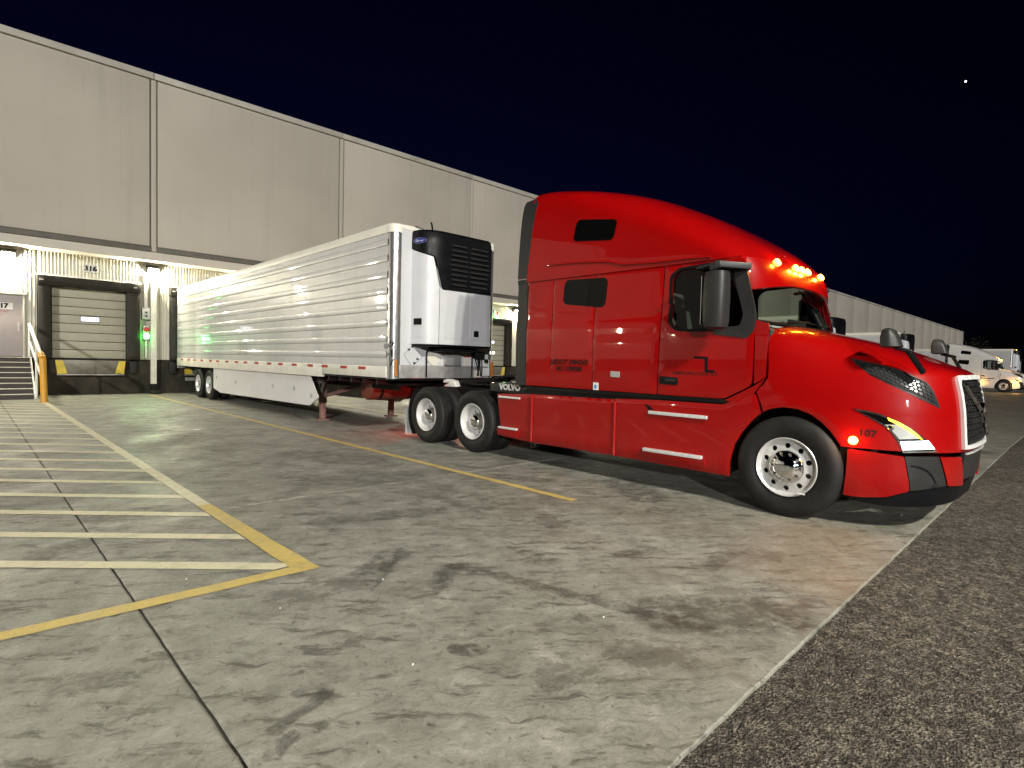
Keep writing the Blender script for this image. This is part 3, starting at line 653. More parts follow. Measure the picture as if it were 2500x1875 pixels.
# ------------------------------------------------------------------ wheels
def tyre_profile(w, r=.515):
    p = [(.035, .30), (.0, .36), (-.004, .42), (.012, .475), (.035, .503), (.05, r)]
    k = 5; t0, t1 = .05, w-.05
    for i in range(k):
        a = t0+(t1-t0)*(i+.5)/k
        if i < k-0: p += [(a-.008, r), (a-.006, r-.012), (a+.006, r-.012), (a+.008, r)]
    p += [(t1, r), (w-.035, .503), (w-.012, .475), (w+.004, .42), (w, .36), (w-.035, .30)]
    return p
def wheel(parent, X, y, sg, style, dual=False, nuts=True, rimmat='wheel_white', z=.515):
    """X = outer face, sg=+1: inward is +X"""
    ax = (sg, 0, 0); c = (X, y, z)
    m = MB(); m.lathe(tyre_profile(.28), c, ax, 56)
    ty = m.ob('tyre', 'rubber', parent, smooth=38, flipchk=True)
    if dual:
        m = MB(); m.lathe(tyre_profile(.28), (X+sg*.335, y, z), ax, 48); m.ob('inner_tyre', 'rubber', ty, smooth=38, flipchk=True)
    def disc(r0, r1, d0, d1, holes, name, mat, th=.012):
        out = ell(0, 0, r1, r1, 48); hs = list(holes)
        if r0: hs.append(ell(0, 0, r0, r0, 32))
        def f(a, b_, o):
            r = math.hypot(a, b_); d = d0+(d1-d0)*(r-r0)/(r1-r0)
            return (X+sg*(d-o), y-sg*a, z+b_)     # seen from outside
        return patch(name, out, f, mat, ty, off=0, depth=th, holes=hs, res=.06, flip=False, smooth=30)
    if style == 'steer':
        m = MB(); m.lathe([(.045, .285), (.012, .302), (.006, .296), (.014, .284), (.04, .272), (.06, .262)], c, ax, 56); m.ob('rim', rimmat, ty, smooth=50, flipchk=True)
        m = MB(); m.lathe([(.06, .27), (.2, .27)], c, ax, 40); m.ob('rim_barrel', 'frame_black', ty, smooth=50)
        hs = [ell(.218*math.cos(a), .218*math.sin(a), .027, .027, 14) for a in [2*math.pi*(k+.5)/10 for k in range(10)]]
        disc(.15, .27, .028, .058, hs, 'rim_disc', rimmat)
        m = MB(); m.lathe([(.05, .175), (.02, .172), (.005, .160), (.002, .125), (-.012, .115), (-.03, .09), (-.04, .05), (-.042, 0)], c, ax, 40); hb = m.ob('hub_cover', 'chrome', ty, smooth=50, flipchk=True)
        nr, nd = .142, -.004
    else:
        m = MB(); m.lathe([(.045, .285), (.010, .302), (.004, .296), (.012, .284), (.03, .275), (.05, .262), (.075, .258), (.10, .245), (.15, .238), (.175, .228)], c, ax, 56); m.ob('rim', rimmat, ty, smooth=40, flipchk=True)
        hs = [ell(.192*math.cos(a), .192*math.sin(a), .022, .022, 12) for a in [2*math.pi*(k+.5)/10 for k in range(10)]]
        disc(.10, .232, .16, .175, hs, 'rim_disc', rimmat)
        m = MB(); m.lathe([(.17, .15), (.14, .148), (.12, .135), (.07, .12), (.045, .105), (.03, .06), (.026, 0)], c, ax, 36); hb = m.ob('hub_cover', 'chrome', ty, smooth=50, flipchk=True)
        m = MB(); m.lathe([(.18, .23), (.22, .23)], c, ax, 24); m.ob('rim_barrel', 'frame_black', ty)
        nr, nd = .142, .125
    if nuts:
        first = None
        for k in range(10):
            a = 2*math.pi*k/10; py, pz = nr*math.cos(a), nr*math.sin(a)
            if first is None:
                m = MB(); m.tube((X+sg*(nd+.03), y+py, z+pz), (X+sg*nd, y+py, z+pz), .017, 6); m.tube((X+sg*nd, y+py, z+pz), (X+sg*(nd-.012), y+py, z+pz), .015, 6, .006)
                first = m.ob('lug_nut', 'chrome', hb, smooth=40); p0 = (py, pz)
            else: dup(first, hb, (0, py-p0[0], pz-p0[1]))
    return ty

# ------------------------------------------------------------------ refrigerated trailer
TX0, TX1, TY0, TY1, TZT = 5.64, 8.24, 9.26, 25.02, 4.08
TC = (TX0+TX1)/2
tr = empty('refrigerated_trailer', (TC, TY0, 0), 'long white ribbed refrigerated trailer backed up to the dock behind the red tractor', 'trailer')
def side_profile():
    z = 1.385; pr = [(z, 0)]
    for zb in (1.56, 1.86, 2.16, 2.46, 2.765, 3.07, 3.385, 3.69):
        pr += [(zb-.014, 0), (zb-.002, .011), (zb+.006, .013), (zb+.055, .014), (zb+.100, .013), (zb+.108, .011), (zb+.120, 0), (zb+.16, 0), (zb+.2, 0)]
    pr.append((3.915, 0)); return pr
def skin(X, sg):
    pr = side_profile(); rows = []; N = 96
    for i in range(N+1):
        y = TY0+.17+(TY1-.02-TY0-.17)*i/N
        rows.append([(X+sg*(h+.0035*noise.noise(Vector((y*1.1, z*1.3, 2.2+sg)))+.0012*noise.noise(Vector((y*3.3, z*3, 5)))), y, z) for z, h in pr])
    m = MB(); m.grid(rows); return m
sp = skin(TX0, -1).ob('side_panel', 'trailer_skin', tr, smooth=30, flipchk=True)
skin(TX1, 1).ob('side_panel', 'trailer_skin', tr, smooth=30, flipchk=True)
for X, sg in ((TX0, -1), (TX1, 1)):
    q = MB(); a, b_ = sorted((X+sg*.012, X-sg*.06)); q.box(a, b_, TY0+.17, TY1, 3.917, TZT); q.ob('top_rail', 'rail_cream', tr, bevel=.008)
    q = MB(); a, b_ = sorted((X+sg*.016, X-sg*.06)); q.box(a, b_, TY0+.17, 12.2, 1.165, 1.384); q.box(a, b_, 12.201, TY1, 1.095, 1.384); br = q.ob('bottom_rail', 'rail_cream', tr, bevel=.006)
    if sg < 0:
        q = None
        for k, y in enumerate((10.35, 11.14, 12.04, 12.80, 13.72, 14.6, 15.37, 16.31, 17.22, 18.0, 18.91, 19.84, 20.62, 21.63, 22.53, 23.3, 24.3)):
            if q is None:
                t1 = MB().box(X-.0185, X-.0165, y-.15, y+.15, 1.305, 1.365).ob('reflector_tape', 'tape_red', br); q = y
                t2 = MB().box(X-.0183, X-.0165, y+.16, y+.42, 1.305, 1.365).ob('reflector_tape', 'tape_white', br)
            else:
                dup(t1, br, (0, y-q, 0)); dup(t2, br, (0, y-q, 0))
        r0 = None
        for k in range(44):
            y = 9.7+k*.345
            for z in (1.20, 1.255):
                if r0 is None: r0 = MB().tube((X-.0165, y, z), (X-.021, y, z), .008, 6).ob('rivet', 'sticker_grey', br); yz = (y, z)
                else: dup(r0, br, (0, y-yz[0], z-yz[1]))
    # chrome corner post: quarter round
    rows = []
    for z in (1.15, 1.8, 2.6, 3.4, 3.918):
        rows.append([(X-sg*.004, TY0+.19, z)]+[(X-sg*(.16-.16*math.cos(t)), TY0+.16-.16*math.sin(t), z) for t in [R(90)*i/12 for i in range(13)]]+[(X-sg*.19, TY0+.004, z)])
    q = MB(); q.grid(rows); cp = q.ob('corner_post', 'post_steel', tr, smooth=60, flipchk=True)
    rows = []
    for z, e in ((3.919, .012), (4.05, .012), (4.08, 0), (4.085, -.05)):
        rows.append([(X+sg*e, TY0+.19, z)]+[(X-sg*(.16-(.16+e)*math.cos(t)), TY0+.16-(.16+e)*math.sin(t), z) for t in [R(90)*i/12 for i in range(13)]]+[(X-sg*.19, TY0-e, z)])
    q = MB(); q.grid(rows); q.ob('corner_cap', 'rail_cream', tr, smooth=50, flipchk=True)
    if sg < 0:
        for k, t_ in enumerate('217'):
            th = R(42)
            def fpost(a, b_, o, k=k):
                t = th+a/.16; r = .16+o
                return (X+.16-r*math.cos(t), TY0+.16-r*math.sin(t), 1.80-.17*k+b_)
            text_mesh('unit_number', t_, .17, 'black_text', cp, fpost, bold=.008)
for X, sg in ((TX0, -1),):
    fr_s = lambda y, z: (lambda a, b_, o: (X-.003-o, y-a, z+b_))
    patch('maker_badge', ell(0, 0, .09, .06, 6), lambda a, b_, o: fr_s(9.45, 1.77)(a, b_, o), 'sticker_grey', sp, off=.004, depth=.003)
    patch('maker_badge', [(-.085, -.025), (.085, -.025), (.085, .025), (-.085, .025)], lambda a, b_, o: fr_s(9.44, 1.62)(a, b_, o), 'sticker_grey', sp, off=.004, depth=.003)
    for c_ in (17.72, 17.25):   # worn drop-shaped outlines
        sh = 1 if c_ > 17.5 else -1
        o1 = rpoly([(-.16, 0), (-.06, -.19), (.10, -.17), (.17, 0), (.08, .19), (-.06, .18)], .08); i1 = [(a*.74, b_*.80) for a, b_ in o1]
        patch('worn_decal', o1, lambda a, b_, o: fr_s(c_, 1.735)(a*sh, b_, o+.012), 'decal_outline', sp, off=.004, depth=.0, holes=[i1], flip=sh < 0, res=.06)
q = MB(); q.box(TX0+.19, TX1-.19, TY0, TY0+.05, 1.415, 4.0); q.ob('front_wall', 'reefer_white', tr)
q = MB(); q.box(TX0+.19, TX1-.19, TY0-.012, TY0+.05, 1.165, 1.413); fp = q.ob('front_sill', 'scuffed_steel', tr, bevel=.006)
q = MB(); q.box(TX0+.19, TX1-.19, TY0-.01, TY0+.06, 4.001, 4.078); q.ob('front_header', 'rail_cream', tr, bevel=.006)
q = MB(); q.box(TX0+.04, TX1-.04, TY0+.06, TY1, 4.04, 4.09); q.ob('roof', 'trailer_white', tr)
q = MB(); q.box(TX0+.06, TX1-.06, TY0+.06, TY1, 1.12, 1.2); q.ob('floor', 'frame_black', tr)
q = MB(); q.box(TX0, TX1, TY1, TY1+.06, 1.0, 4.08); q.ob('rear_frame', 'scuffed_steel', tr)
# refrigeration unit : plan polyline with rounded corners, unrolled as (p, z)
plan = rpoly([(6.06, 9.27), (6.13, 8.93), (6.40, 8.79), (7.66, 8.79), (7.80, 8.92), (7.84, 9.27)], [0, .16, .16, .16, .16, 0], 5)
PL = [0]
for a, b_ in zip(plan[:-1], plan[1:]): PL.append(PL[-1]+math.dist(a, b_))
def on_plan(p, z, o):
    p = min(max(p, 0), PL[-1]-1e-6); i = max(k for k in range(len(PL)-1) if PL[k] <= p)
    a, b_ = Vector(plan[i]), Vector(plan[i+1]); t = (p-PL[i])/(PL[i+1]-PL[i]); q = a.lerp(b_, t); d = (b_-a).normalized()
    n = Vector((d.y, -d.x))
    n = n if n.y < .01 else n
    tz = max(0, (z-3.75)/.22); sh = .05*tz*tz
    return (q.x+n.x*o, q.y+n.y*o+sh, z)
def p_at(x):
    for i in range(len(plan)-1):
        if plan[i][0] <= x <= plan[i+1][0]: return PL[i]+(PL[i+1]-PL[i])*(x-plan[i][0])/(plan[i+1][0]-plan[i][0])
pe = PL[-1]; pa, pb, pc_ = p_at(6.42), p_at(7.08), p_at(7.66)
ru = empty('refrigeration_unit', (TC, TY0, 1.8), parent=tr)
blk = rpoly([(0, 3.66), (.16, 3.60), (pa-.12, 3.50), (pa+.05, 2.89), (pc_+.10, 2.89), (pe-.10, 3.5), (pe, 3.6), (pe, 3.97), (0, 3.97)], [0, .03, .05, .02, .02, .05, 0, .03, .03])
hood_ = patch('upper_shroud', blk, on_plan, 'black_plastic', ru, off=.012, depth=.05, res=.07, smooth=45)
g_ = .006
left_p = [(0, 1.83), (pa-.03, 1.83), (pa-.03, 2.93), (pa-.15, 3.48), (.16, 3.585), (0, 3.645)]
patch('side_door', rpoly(left_p, .012), on_plan, 'reefer_white', ru, off=.008, depth=.04, res=.08, smooth=40)
patch('front_door', rpoly([(pa-.02, 1.83), (pb-g_, 1.83), (pb-g_, 2.875), (pa+.04, 2.875), (pa-.02, 2.93)], .012), on_plan, 'reefer_white', ru, off=.010, depth=.04, res=.1)
patch('front_door', rpoly([(pb+g_, 1.83), (pc_, 1.83), (pc_, 2.875), (pb+g_, 2.875)], .012), on_plan, 'reefer_white', ru, off=.010, depth=.04, res=.1)
patch('side_door', rpoly([(pc_+.008, 1.83), (pe, 1.83), (pe, 3.59), (pe-.09, 3.49), (pc_+.11, 2.88), (pc_+.008, 2.88)], .01), on_plan, 'reefer_white', ru, off=.008, depth=.04, res=.1)
for a0, a1, mir in ((pa+.08, pb-.05, 1), (pb+.06, pc_-.08, -1)):     # raised pressings on the doors
    w_ = (a1-a0); poly = [(a0, 1.95), (a1, 1.95), (a1, 2.78), (a0+.12, 2.78), (a0+.05, 2.70)] if mir > 0 else [(a0, 1.95), (a1, 1.95), (a1-.05, 2.62), (a1-.12, 2.74), (a0, 2.80)]
    patch('door_pressing', rpoly(poly, .05), on_plan, 'reefer_white', ru, off=.019, depth=.010, res=.09)
patch('door_pressing', rpoly([(.06, 1.95), (pa-.12, 1.95), (pa-.10, 2.5), (pa-.17, 3.10), (pa-.25, 3.28), (.06, 3.30)], .06), on_plan, 'reefer_white', ru, off=.017, depth=.010, res=.09)
for (x, z, w_, h) in ((.20, 2.255, .19, .125), (p_at(7.29), 2.07, .125, .125)):
    px_ = x
    patch('latch_frame', rpoly([(px_-w_/2-.02, z-h/2-.02), (px_+w_/2+.02, z-h/2-.02), (px_+w_/2+.02, z+h/2+.02), (px_-w_/2-.02, z+h/2+.02)], .015), on_plan, 'reefer_white', ru, off=.026, depth=.010, res=.1)
    patch('latch', rpoly([(px_-w_/2, z-h/2), (px_+w_/2, z-h/2), (px_+w_/2, z+h/2), (px_-w_/2, z+h/2)], .015), on_plan, 'black_plastic', ru, off=.029, depth=.006, res=.1)
q = MB()
for k in range(9):
    z = 3.76-.094*k
    for x0, x1 in ((6.62, 7.045), (7.08, 7.58)):
        w0 = .04*(abs(k-4)/4)
        t = MB(); t.prism([(8.795, z-.016), (8.735, z-.030), (8.735, z-.006), (8.795, z+.020)], lambda a, b_: (x0+w0, a, b_), lambda a, b_: (x1-w0, a, b_)); t.ob('louvre', 'dark_plastic', ru, bevel=.004)
t = MB(); t.box(7.046, 7.078, 8.74, 8.80, 2.97, 3.80); t.ob('grille_bar', 'black_plastic', ru, bevel=.005)
patch('emblem_rim', ell(.21, 3.79, .15, .055, 28), on_plan, 'sticker_grey', ru, off=.016, depth=.004, res=.05)
patch('emblem', ell(.21, 3.79, .142, .049, 28), on_plan, 'emblem_blue', ru, off=.0185, depth=.003, res=.05)
text_mesh('emblem_text', 'Carrier', .062, 'tape_white', ru, lambda a, b_, o: on_plan(.21+a, 3.787+b_, .0205), shear=.2)
t = MB(); t.prism([(p[0], p[1]) for p in plan], lambda a, b_: (a, b_+.02, 3.965), lambda a, b_: (a, b_+.06, 4.0)); t.ob('unit_top', 'black_plastic', ru)
t = MB(); t.prism([(6.08, 9.25), (6.2, 8.85), (7.68, 8.83), (7.8, 9.25)], lambda a, b_: (a, b_, 1.79), lambda a, b_: (a, b_, 1.829)); t.prism([(6.5, 9.25), (6.6, 8.95), (7.4, 8.95), (7.6, 9.25)], lambda a, b_: (a, b_, 1.70), lambda a, b_: (a, b_, 1.789)); t.ob('unit_base', 'black_plastic', ru, bevel=.01)
t = MB(); t.path([(6.47, 9.18, 4.06), (6.43, 9.14, 4.13), (6.40, 9.13, 4.20)], .018); t.path([(6.1, 9.22, 4.09), (6.35, 9.2, 4.04), (6.47, 9.18, 4.06), (6.9, 9.18, 4.05)], .008); t.ob('exhaust_stub', 'frame_black', ru, smooth=40)
# lower front fittings
for x in (6.41, 7.57):
    t = MB(); t.tube((x, TY0-.04, 1.19), (x, TY0-.04, 1.68), .016); t.tube((x, TY0-.04, 1.68), (x+.06, TY0-.06, 1.78), .016); t.ob('stay', 'frame_black', tr, smooth=40)
ff = lambda x, z: (lambda a, b_, o: (x+a, TY0-o, z+b_))
rot = lambda pts, an: [(p[0]*math.cos(an)-p[1]*math.sin(an), p[0]*math.sin(an)+p[1]*math.cos(an)) for p in pts]
ho = rot([(-.155, -.155), (.155, -.155), (.155, .155), (-.155, .155)], R(38)); hi_ = [(a*.955, b_*.955) for a, b_ in ho]
patch('placard_holder', ho, lambda a, b_, o: ff(6.12, 1.60)(a, b_, o), 'sticker_grey', tr, off=.006, depth=.005, holes=[hi_], res=.1)
for a in ((-.1, .12), (-.02, .18), (.1, -.06), (.03, -.14)):
    t = MB(); t.box(6.12+a[0]-.022, 6.12+a[0]+.022, TY0-.014, TY0, 1.60+a[1]-.016, 1.60+a[1]+.016); t.ob('placard_clip', 'dark_plastic', tr)
patch('document_holder', rpoly([(-.16, .13), (.16, .13), (.16, .0), (.04, -.12), (-.04, -.12), (-.16, .0)][::-1], .03), lambda a, b_, o: ff(6.60, 1.535)(a, b_, o), 'rail_cream', tr, off=.02, depth=.02)
patch('vent_box', rpoly([(-.2, -.11), (.2, -.11), (.2, .14), (-.2, .14)], .03), lambda a, b_, o: ff(7.05, 1.535)(a, b_, o), 'scuffed_steel', tr, off=.07, depth=.07)
for (x, z, w_, h, mt) in ((7.47, 1.52, .2, .18, 'tape_white'), (7.47, 1.61, .2, .02, 'tape_red'), (8.0, 1.46, .17, .2, 'tape_white'), (7.98, 1.30, .2, .17, 'paper'), (6.14, 1.29, .0, .0, None)):
    if mt: patch('data_label', [(-w_/2, -h/2), (w_/2, -h/2), (w_/2, h/2), (-w_/2, h/2)], lambda a, b_, o: ff(x, z)(a, b_, o+(.013 if z < 1.4 else 0)+(.001 if mt == 'tape_red' else 0)), mt, tr, off=.003, depth=.002)
t = MB(); t.box(7.62, 7.86, TY0-.12, TY0, 1.58, 1.72); t.lathe([(0, 0), (0, .045), (.05, .045), (.06, .0)], (7.98, TY0, 1.53), (0, -1, 0), 16); t.ob('air_coupling', 'frame_black', tr, bevel=.01)
t = MB()
for k in range(6):
    x0 = 7.62+.045*k; pts = [(x0+.03*math.sin(3*s+k)+(.12-.05*k)*s*.6, TY0-.06-.03*math.sin(2.5*s), 1.62-.40*s-.05*math.sin(3.1*s)) for s in [i/8 for i in range(9)]]
    t.path(pts, .012, 6)
t.ob('air_hose', 'frame_black', tr, smooth=40)
t = MB(); t.box(7.66, 7.80, TY0-.06, TY0-.01, 1.18, 1.33); t.ob('junction_plate', 'rail_cream', tr)
t = MB(); t.lathe([(0, .035), (.02, .03), (.028, 0)], (8.19, TY0-.01, 1.72), (0, -1, 0), 14); t.ob('clearance_lamp', 'emit_lampdim', tr, smooth=50)
for X in (TX0+.10, TX1-.06):
    t = MB(); t.box(X-.02, X+.02, TY0-.012, TY0+.03, 1.20, 1.52); t.ob('reflector', 'amber_lens', tr, bevel=.004)
# landing gear
lg = empty('landing_gear', (TC, 13.15, 0), parent=tr)
for X in (6.10, 8.02):
    t = MB(); t.box(X-.075, X+.075, 13.07, 13.23, .42, 1.14); t.ob('leg', 'landing_grey', lg, bevel=.012)
    t = MB(); t.box(X-.058, X+.058, 13.088, 13.212, .03, .45); t.ob('inner_leg', 'brace_paint', lg, bevel=.008)
    t = MB(); t.prism(rpoly([(X-.15, 13.02), (X+.15, 13.02), (X+.15, 13.28), (X-.15, 13.28)], .05), lambda a, b_: (a, b_, 0.001), lambda a, b_: (a, b_, .028)); t.ob('foot', 'brace_paint', lg)
    sg = -1 if X < TC else 1
    t = MB(); t.prism([(12.76, 1.10), (13.50, 1.10), (13.34, .62), (13.02, .62)], lambda a, b_: (X+sg*.08, a, b_), lambda a, b_: (X+sg*.10, a, b_)); wing = t.ob('wing_plate', 'landing_grey', lg, bevel=.004)
    for yy in (13.04, 13.26):
        t = MB(); t.box(X+sg*.105-.006, X+sg*.105+.006, yy-.035, yy+.035, .80, .90); t.ob('slot', 'frame_black', lg)
    t = MB(); t.beam((X+sg*-.02, 13.30, .66), (X-sg*.1, 14.4, 1.08), .05, .06); t.ob('brace', 'brace_paint', lg)
for a, b_ in (((6.17, 13.11, .60), (7.93, 13.11, 1.06)), ((6.17, 13.19, 1.06), (7.93, 13.19, .60))):
    t = MB(); t.beam(a, b_, .045, .085); t.ob('cross_brace', 'brace_paint', lg)
t = MB(); t.tube((6.18, 13.15, .98), (7.94, 13.15, .98), .03); t.ob('cross_shaft', 'landing_grey', lg)
# fuel tank, under-frame, skirt
t = MB(); t.lathe([(0, 0), (0, .20), (.02, .26), (.06, .28), (1.3, .28), (1.34, .26), (1.36, .2), (1.36, 0)], (6.4, 11.6, .86), (1, 0, 0), 28); t.ob('fuel_tank', 'tank_red_glow', tr, smooth=40, flipchk=True)
for x in (6.65, 7.45):
    t = MB(); t.lathe([(0, .288), (.07, .288)], (x, 11.6, .86), (1, 0, 0), 28); t.ob('tank_strap', 'frame_black', tr, smooth=50)
t = MB()
for k in range(28): t.box(TX0+.08, TX1-.08, 9.9+k*.53, 9.96+k*.53, 1.02, 1.119)
t.box(TC-.5, TC-.42, 10.2, 24.5, .86, 1.02); t.box(TC+.42, TC+.5, 10.2, 24.5, .86, 1.02); t.box(TC-.9, TC+.9, 9.6, 12.3, 1.0, 1.05); t.ob('under_frame', 'frame_black', tr)
sk = [(20.56, 1.085), (20.56, .43), (19.85, .31), (13.0, .38), (12.52, .60), (12.96, 1.085)]
for X, sg in ((5.70, -1), (8.18, 1)):
    for (ya, yb) in ((12.4, 16.52), (16.54, 20.6)):
        poly = [(max(min(y, yb), ya), z) for y, z in sk]
        # clip polygon in y by rebuilding
        def clip(P, lim, keep):
            out = []
            for i in range(len(P)):
                a, c_ = P[i], P[(i+1) % len(P)]
                ia, ic = keep(a[0]), keep(c_[0])
                if ia: out.append(a)
                if ia != ic:
                    t_ = (lim-a[0])/(c_[0]-a[0]); out.append((lim, a[1]+(c_[1]-a[1])*t_))
            return out
        poly = clip(clip(sk, ya, lambda v: v >= ya), yb, lambda v: v <= yb)
        t = MB(); t.prism(poly, lambda a, b_: (X, a, b_), lambda a, b_: (X+.015, a, b_)); s_ = t.ob('side_skirt', 'trailer_white', tr, flipchk=True)
    if sg < 0:
        for y, z in ((20.2, .80), (18.3, .72), (15.3, .74), (13.9, .74), (12.9, .62)):
            t = MB(); t.box(X-.004, X-.0005, y-.05, y-.02, z-.05, z+.05); t.box(X-.004, X-.0005, y+.02, y+.05, z-.05, z+.05); t.ob('skirt_bracket', 'sticker_grey', tr)
for y in (21.06, 22.35):
    wheel(tr, TX0+.04, y, 1, 'drive', True, nuts=False, rimmat='aluminium'); wheel(tr, TX1-.04, y, -1, 'drive', True, nuts=False, rimmat='aluminium')
    t = MB(); t.tube((TX0+.3, y, .515), (TX1-.3, y, .515), .07, 12); t.box(TC-.6, TC-.5, y-.5, y+.5, .6, .95); t.box(TC+.5, TC+.6, y-.5, y+.5, .6, .95); t.ob('axle', 'frame_black', tr)
t = MB(); t.box(TX0+.25, TX1-.25, 24.85, 24.95, .5, .62); t.box(TX0+.6, TX0+.7, 24.85, 24.95, .6, 1.1); t.box(TX1-.7, TX1-.6, 24.85, 24.95, .6, 1.1); t.ob('rear_guard', 'scuffed_steel', tr)
for x in (TX0+.15, TX1-.75):
    t = MB(); t.box(x, x+.6, 23.1, 23.12, .2, .95); t.ob('mud_flap', 'frame_black', tr)

# ------------------------------------------------------------------ red tractor
XC, YF = 7.19, 2.197
tk = empty('tractor_unit', (XC, YF, 0), 'glossy red sleeper tractor with lit amber roof lights in front of the trailer', 'truck')
T = lambda u, s, z: (XC-s, YF-u, z)
def sstep(x, a, b_): t = min(1, max(0, (x-a)/(b_-a))); return t*t*(3-2*t)
def cabS(u, z):
    s = 1.205+.016*(1-sstep(z, 2.04, 2.12))-.012*((z-1.9)/.8)**2
    s += .007*sstep(u, -2.60, -2.50)*(1-sstep(z, 1.80, 1.9))*(1-sstep(u, -1.62, -1.52))
    return s
RW = [(2.40, 1.10), (2.55, 1.17), (2.72, 1.212), (3.0, 1.205), (3.3, 1.19), (3.6, 1.165), (3.8, 1.135), (3.95, 1.09), (4.03, 1.03), (4.08, .95), (4.115, .82), (4.137, .55)]
RU = [(2.40, -.275), (2.47, -.28), (2.6, -.31), (2.7, -.36), (2.94, -.57), (3.16, -.87), (3.375, -1.22), (3.585, -1.62), (3.765, -2.02), (3.93, -2.52), (4.035, -3.0), (4.10, -3.45), (4.137, -3.74)]
RL = [(2.40, .5), (2.72, .55), (3.0, .9), (3.4, 1.25), (3.8, 1.35), (4.0, 1.05), (4.1, .55), (4.137, .08)]
RN = [(2.40, 4.2), (2.72, 4.0), (3.1, 3.3), (4.1, 2.8)]
UB = -3.84
def roofP(k, z):       # k in [0,1]: rear corner -> front centre
    w, uf, L, n = sinterp(z, RW), sinterp(z, RU), interp(z, RL), interp(z, RN); u0 = max(uf-L, UB+.005)
    if k < .35: return (UB+(u0-UB)*(k/.35), w)
    ph = (k-.35)/.65*math.pi/2
    return (u0+(uf-u0)*max(math.sin(ph), 0)**(2/n), w*max(math.cos(ph), 0)**(2/n))
def roofS(u, z):
    w, uf, L, n = sinterp(z, RW), sinterp(z, RU), interp(z, RL), interp(z, RN); u0 = uf-L
    if u <= u0: return w
    return w*max(0, 1-min(1, (u-u0)/L)**n)**(1/n)
zl = [2.72+.0]+[2.72+.07*i for i in range(1, 17)]+[3.9, 3.96, 4.0, 4.03, 4.06, 4.08, 4.10, 4.115, 4.127, 4.137]
ks = [i/60 for i in range(61)]
rows = []
for z in zl:
    a = [T(*roofP(k, z), z) for k in ks]; b_ = [T(roofP(k, z)[0], -roofP(k, z)[1], z) for k in ks[::-1][1:]]
    rows.append(a+b_)
m = MB(); m.grid(rows, wrap=True); n = len(rows[0]); m.f.append(tuple(range((len(rows)-1)*n, len(rows)*n)))
roof = m.ob('roof_fairing', 'red_paint', tk, smooth=40, flipchk=True)
# sun visor brow under the roof nose
rows = []
for t in (0, .15, .35, .55, .75, 1.0):
    z = 2.47+t*.25; r = []
    for i in range(-24, 25):
        k = .50+.50*(1-abs(i)/24); u, s = roofP(k, z)
        r.append(T(u, s*(1 if i >= 0 else -1), z-.10*(s/1.12)**2*(1-t)))
    rows.append(r)
lip = [(x, y+.03, z-.012) for x, y, z in rows[0]]; inn = [(x, y+.26, z+.07) for x, y, z in rows[0]]
m = MB(); m.grid([inn, lip]+rows); m.ob('sun_visor', 'red_paint', tk, smooth=40, flipchk=True)
sideN = lambda S: (lambda u, z, o: T(u, S(u, z)+o, z)); sideF = lambda S: (lambda u, z, o: T(u, -S(u, z)-o, z))
def both(name, outline, S, mat, parent=tk, **kw):
    o = patch(name, outline, sideN(S), mat, parent, **kw); patch(name, outline, sideF(S), mat, parent, flip=True, **kw); return o
# sleeper and cab side panels
for p_ in ([(-3.80, 1.18), (-3.305, 1.18), (-3.30, 2.735), (-3.80, 2.735)], [(-3.295, 1.18), (-2.535, 1.175), (-2.535, 2.735), (-3.29, 2.735)], [(-2.525, 1.175), (-1.545, 1.17), (-1.50, 2.735), (-2.525, 2.735)]):
    both('side_panel', rpoly(p_, .015), cabS, 'red_paint', off=.006, depth=.02, res=.06, roll=.006)
win = rpoly([(-1.375, 2.03), (-1.27, 1.955), (-.86, 1.945), (-.50, 1.955), (-.465, 2.06), (-.60, 2.635), (-.88, 2.665), (-1.30, 2.645), (-1.385, 2.57)], .05)
both('door', rpoly([(-1.53, 1.17), (-.69, 1.17), (-.39, 1.33), (-.375, 2.05), (-.52, 2.70), (-1.485, 2.72)], [.03, .05, .05, .02, .02, .04]), cabS, 'red_paint', holes=[win], off=.009, depth=.035, res=.06, roll=.006)
both('door_glass', [(a*1.0, b_) for a, b_ in win], lambda u, z: cabS(u, z)-.025, 'glass', off=.0, depth=0, res=.15)
wo_ = rpoly([(-1.41, 2.01), (-1.29, 1.925), (-.86, 1.915), (-.48, 1.92), (-.43, 2.06), (-.57, 2.665), (-.88, 2.695), (-1.31, 2.675), (-1.42, 2.59)], .05)
both('window_seal', wo_, cabS, 'black_plastic', holes=[win], off=.009, depth=.03, res=.1)
pil = rpoly([(-.83, 1.885), (-.45, 1.835), (-.385, 1.90), (-.36, 2.06), (-.50, 2.62), (-.66, 2.655), (-.64, 2.58), (-.50, 2.08), (-.53, 1.97), (-.80, 1.955)], .03)
both('pillar_trim', pil, cabS, 'dark_plastic', off=.020, depth=.03, res=.07)
both('cowl_panel', rpoly([(-.365, 1.345), (-.25, 1.42), (-.235, 1.985), (-.37, 2.03)], .01), lambda u, z: cabS(u, z)-.006, 'red_paint', off=0, depth=.02, res=.08)
both('cowl_panel', rpoly([(-.68, 1.155), (-.44, 1.10), (-.355, 1.26), (-.25, 1.405), (-.375, 1.32)], .01), lambda u, z: cabS(u, z)-.006, 'red_paint', off=0, depth=.02, res=.08)
m = MB(); m.prism([(u, s) for u, s in [(-3.8, 1.19), (-.56, 1.19), (-.50, 1.05), (-.42, .6), (-.40, 0), (-.42, -.6), (-.50, -1.05), (-.56, -1.19), (-3.8, -1.19)]], lambda a, b_: T(a, b_, 2.70), lambda a, b_: T(a, b_, 2.732)); m.ob('cab_header', 'red_paint', tk, flipchk=True)
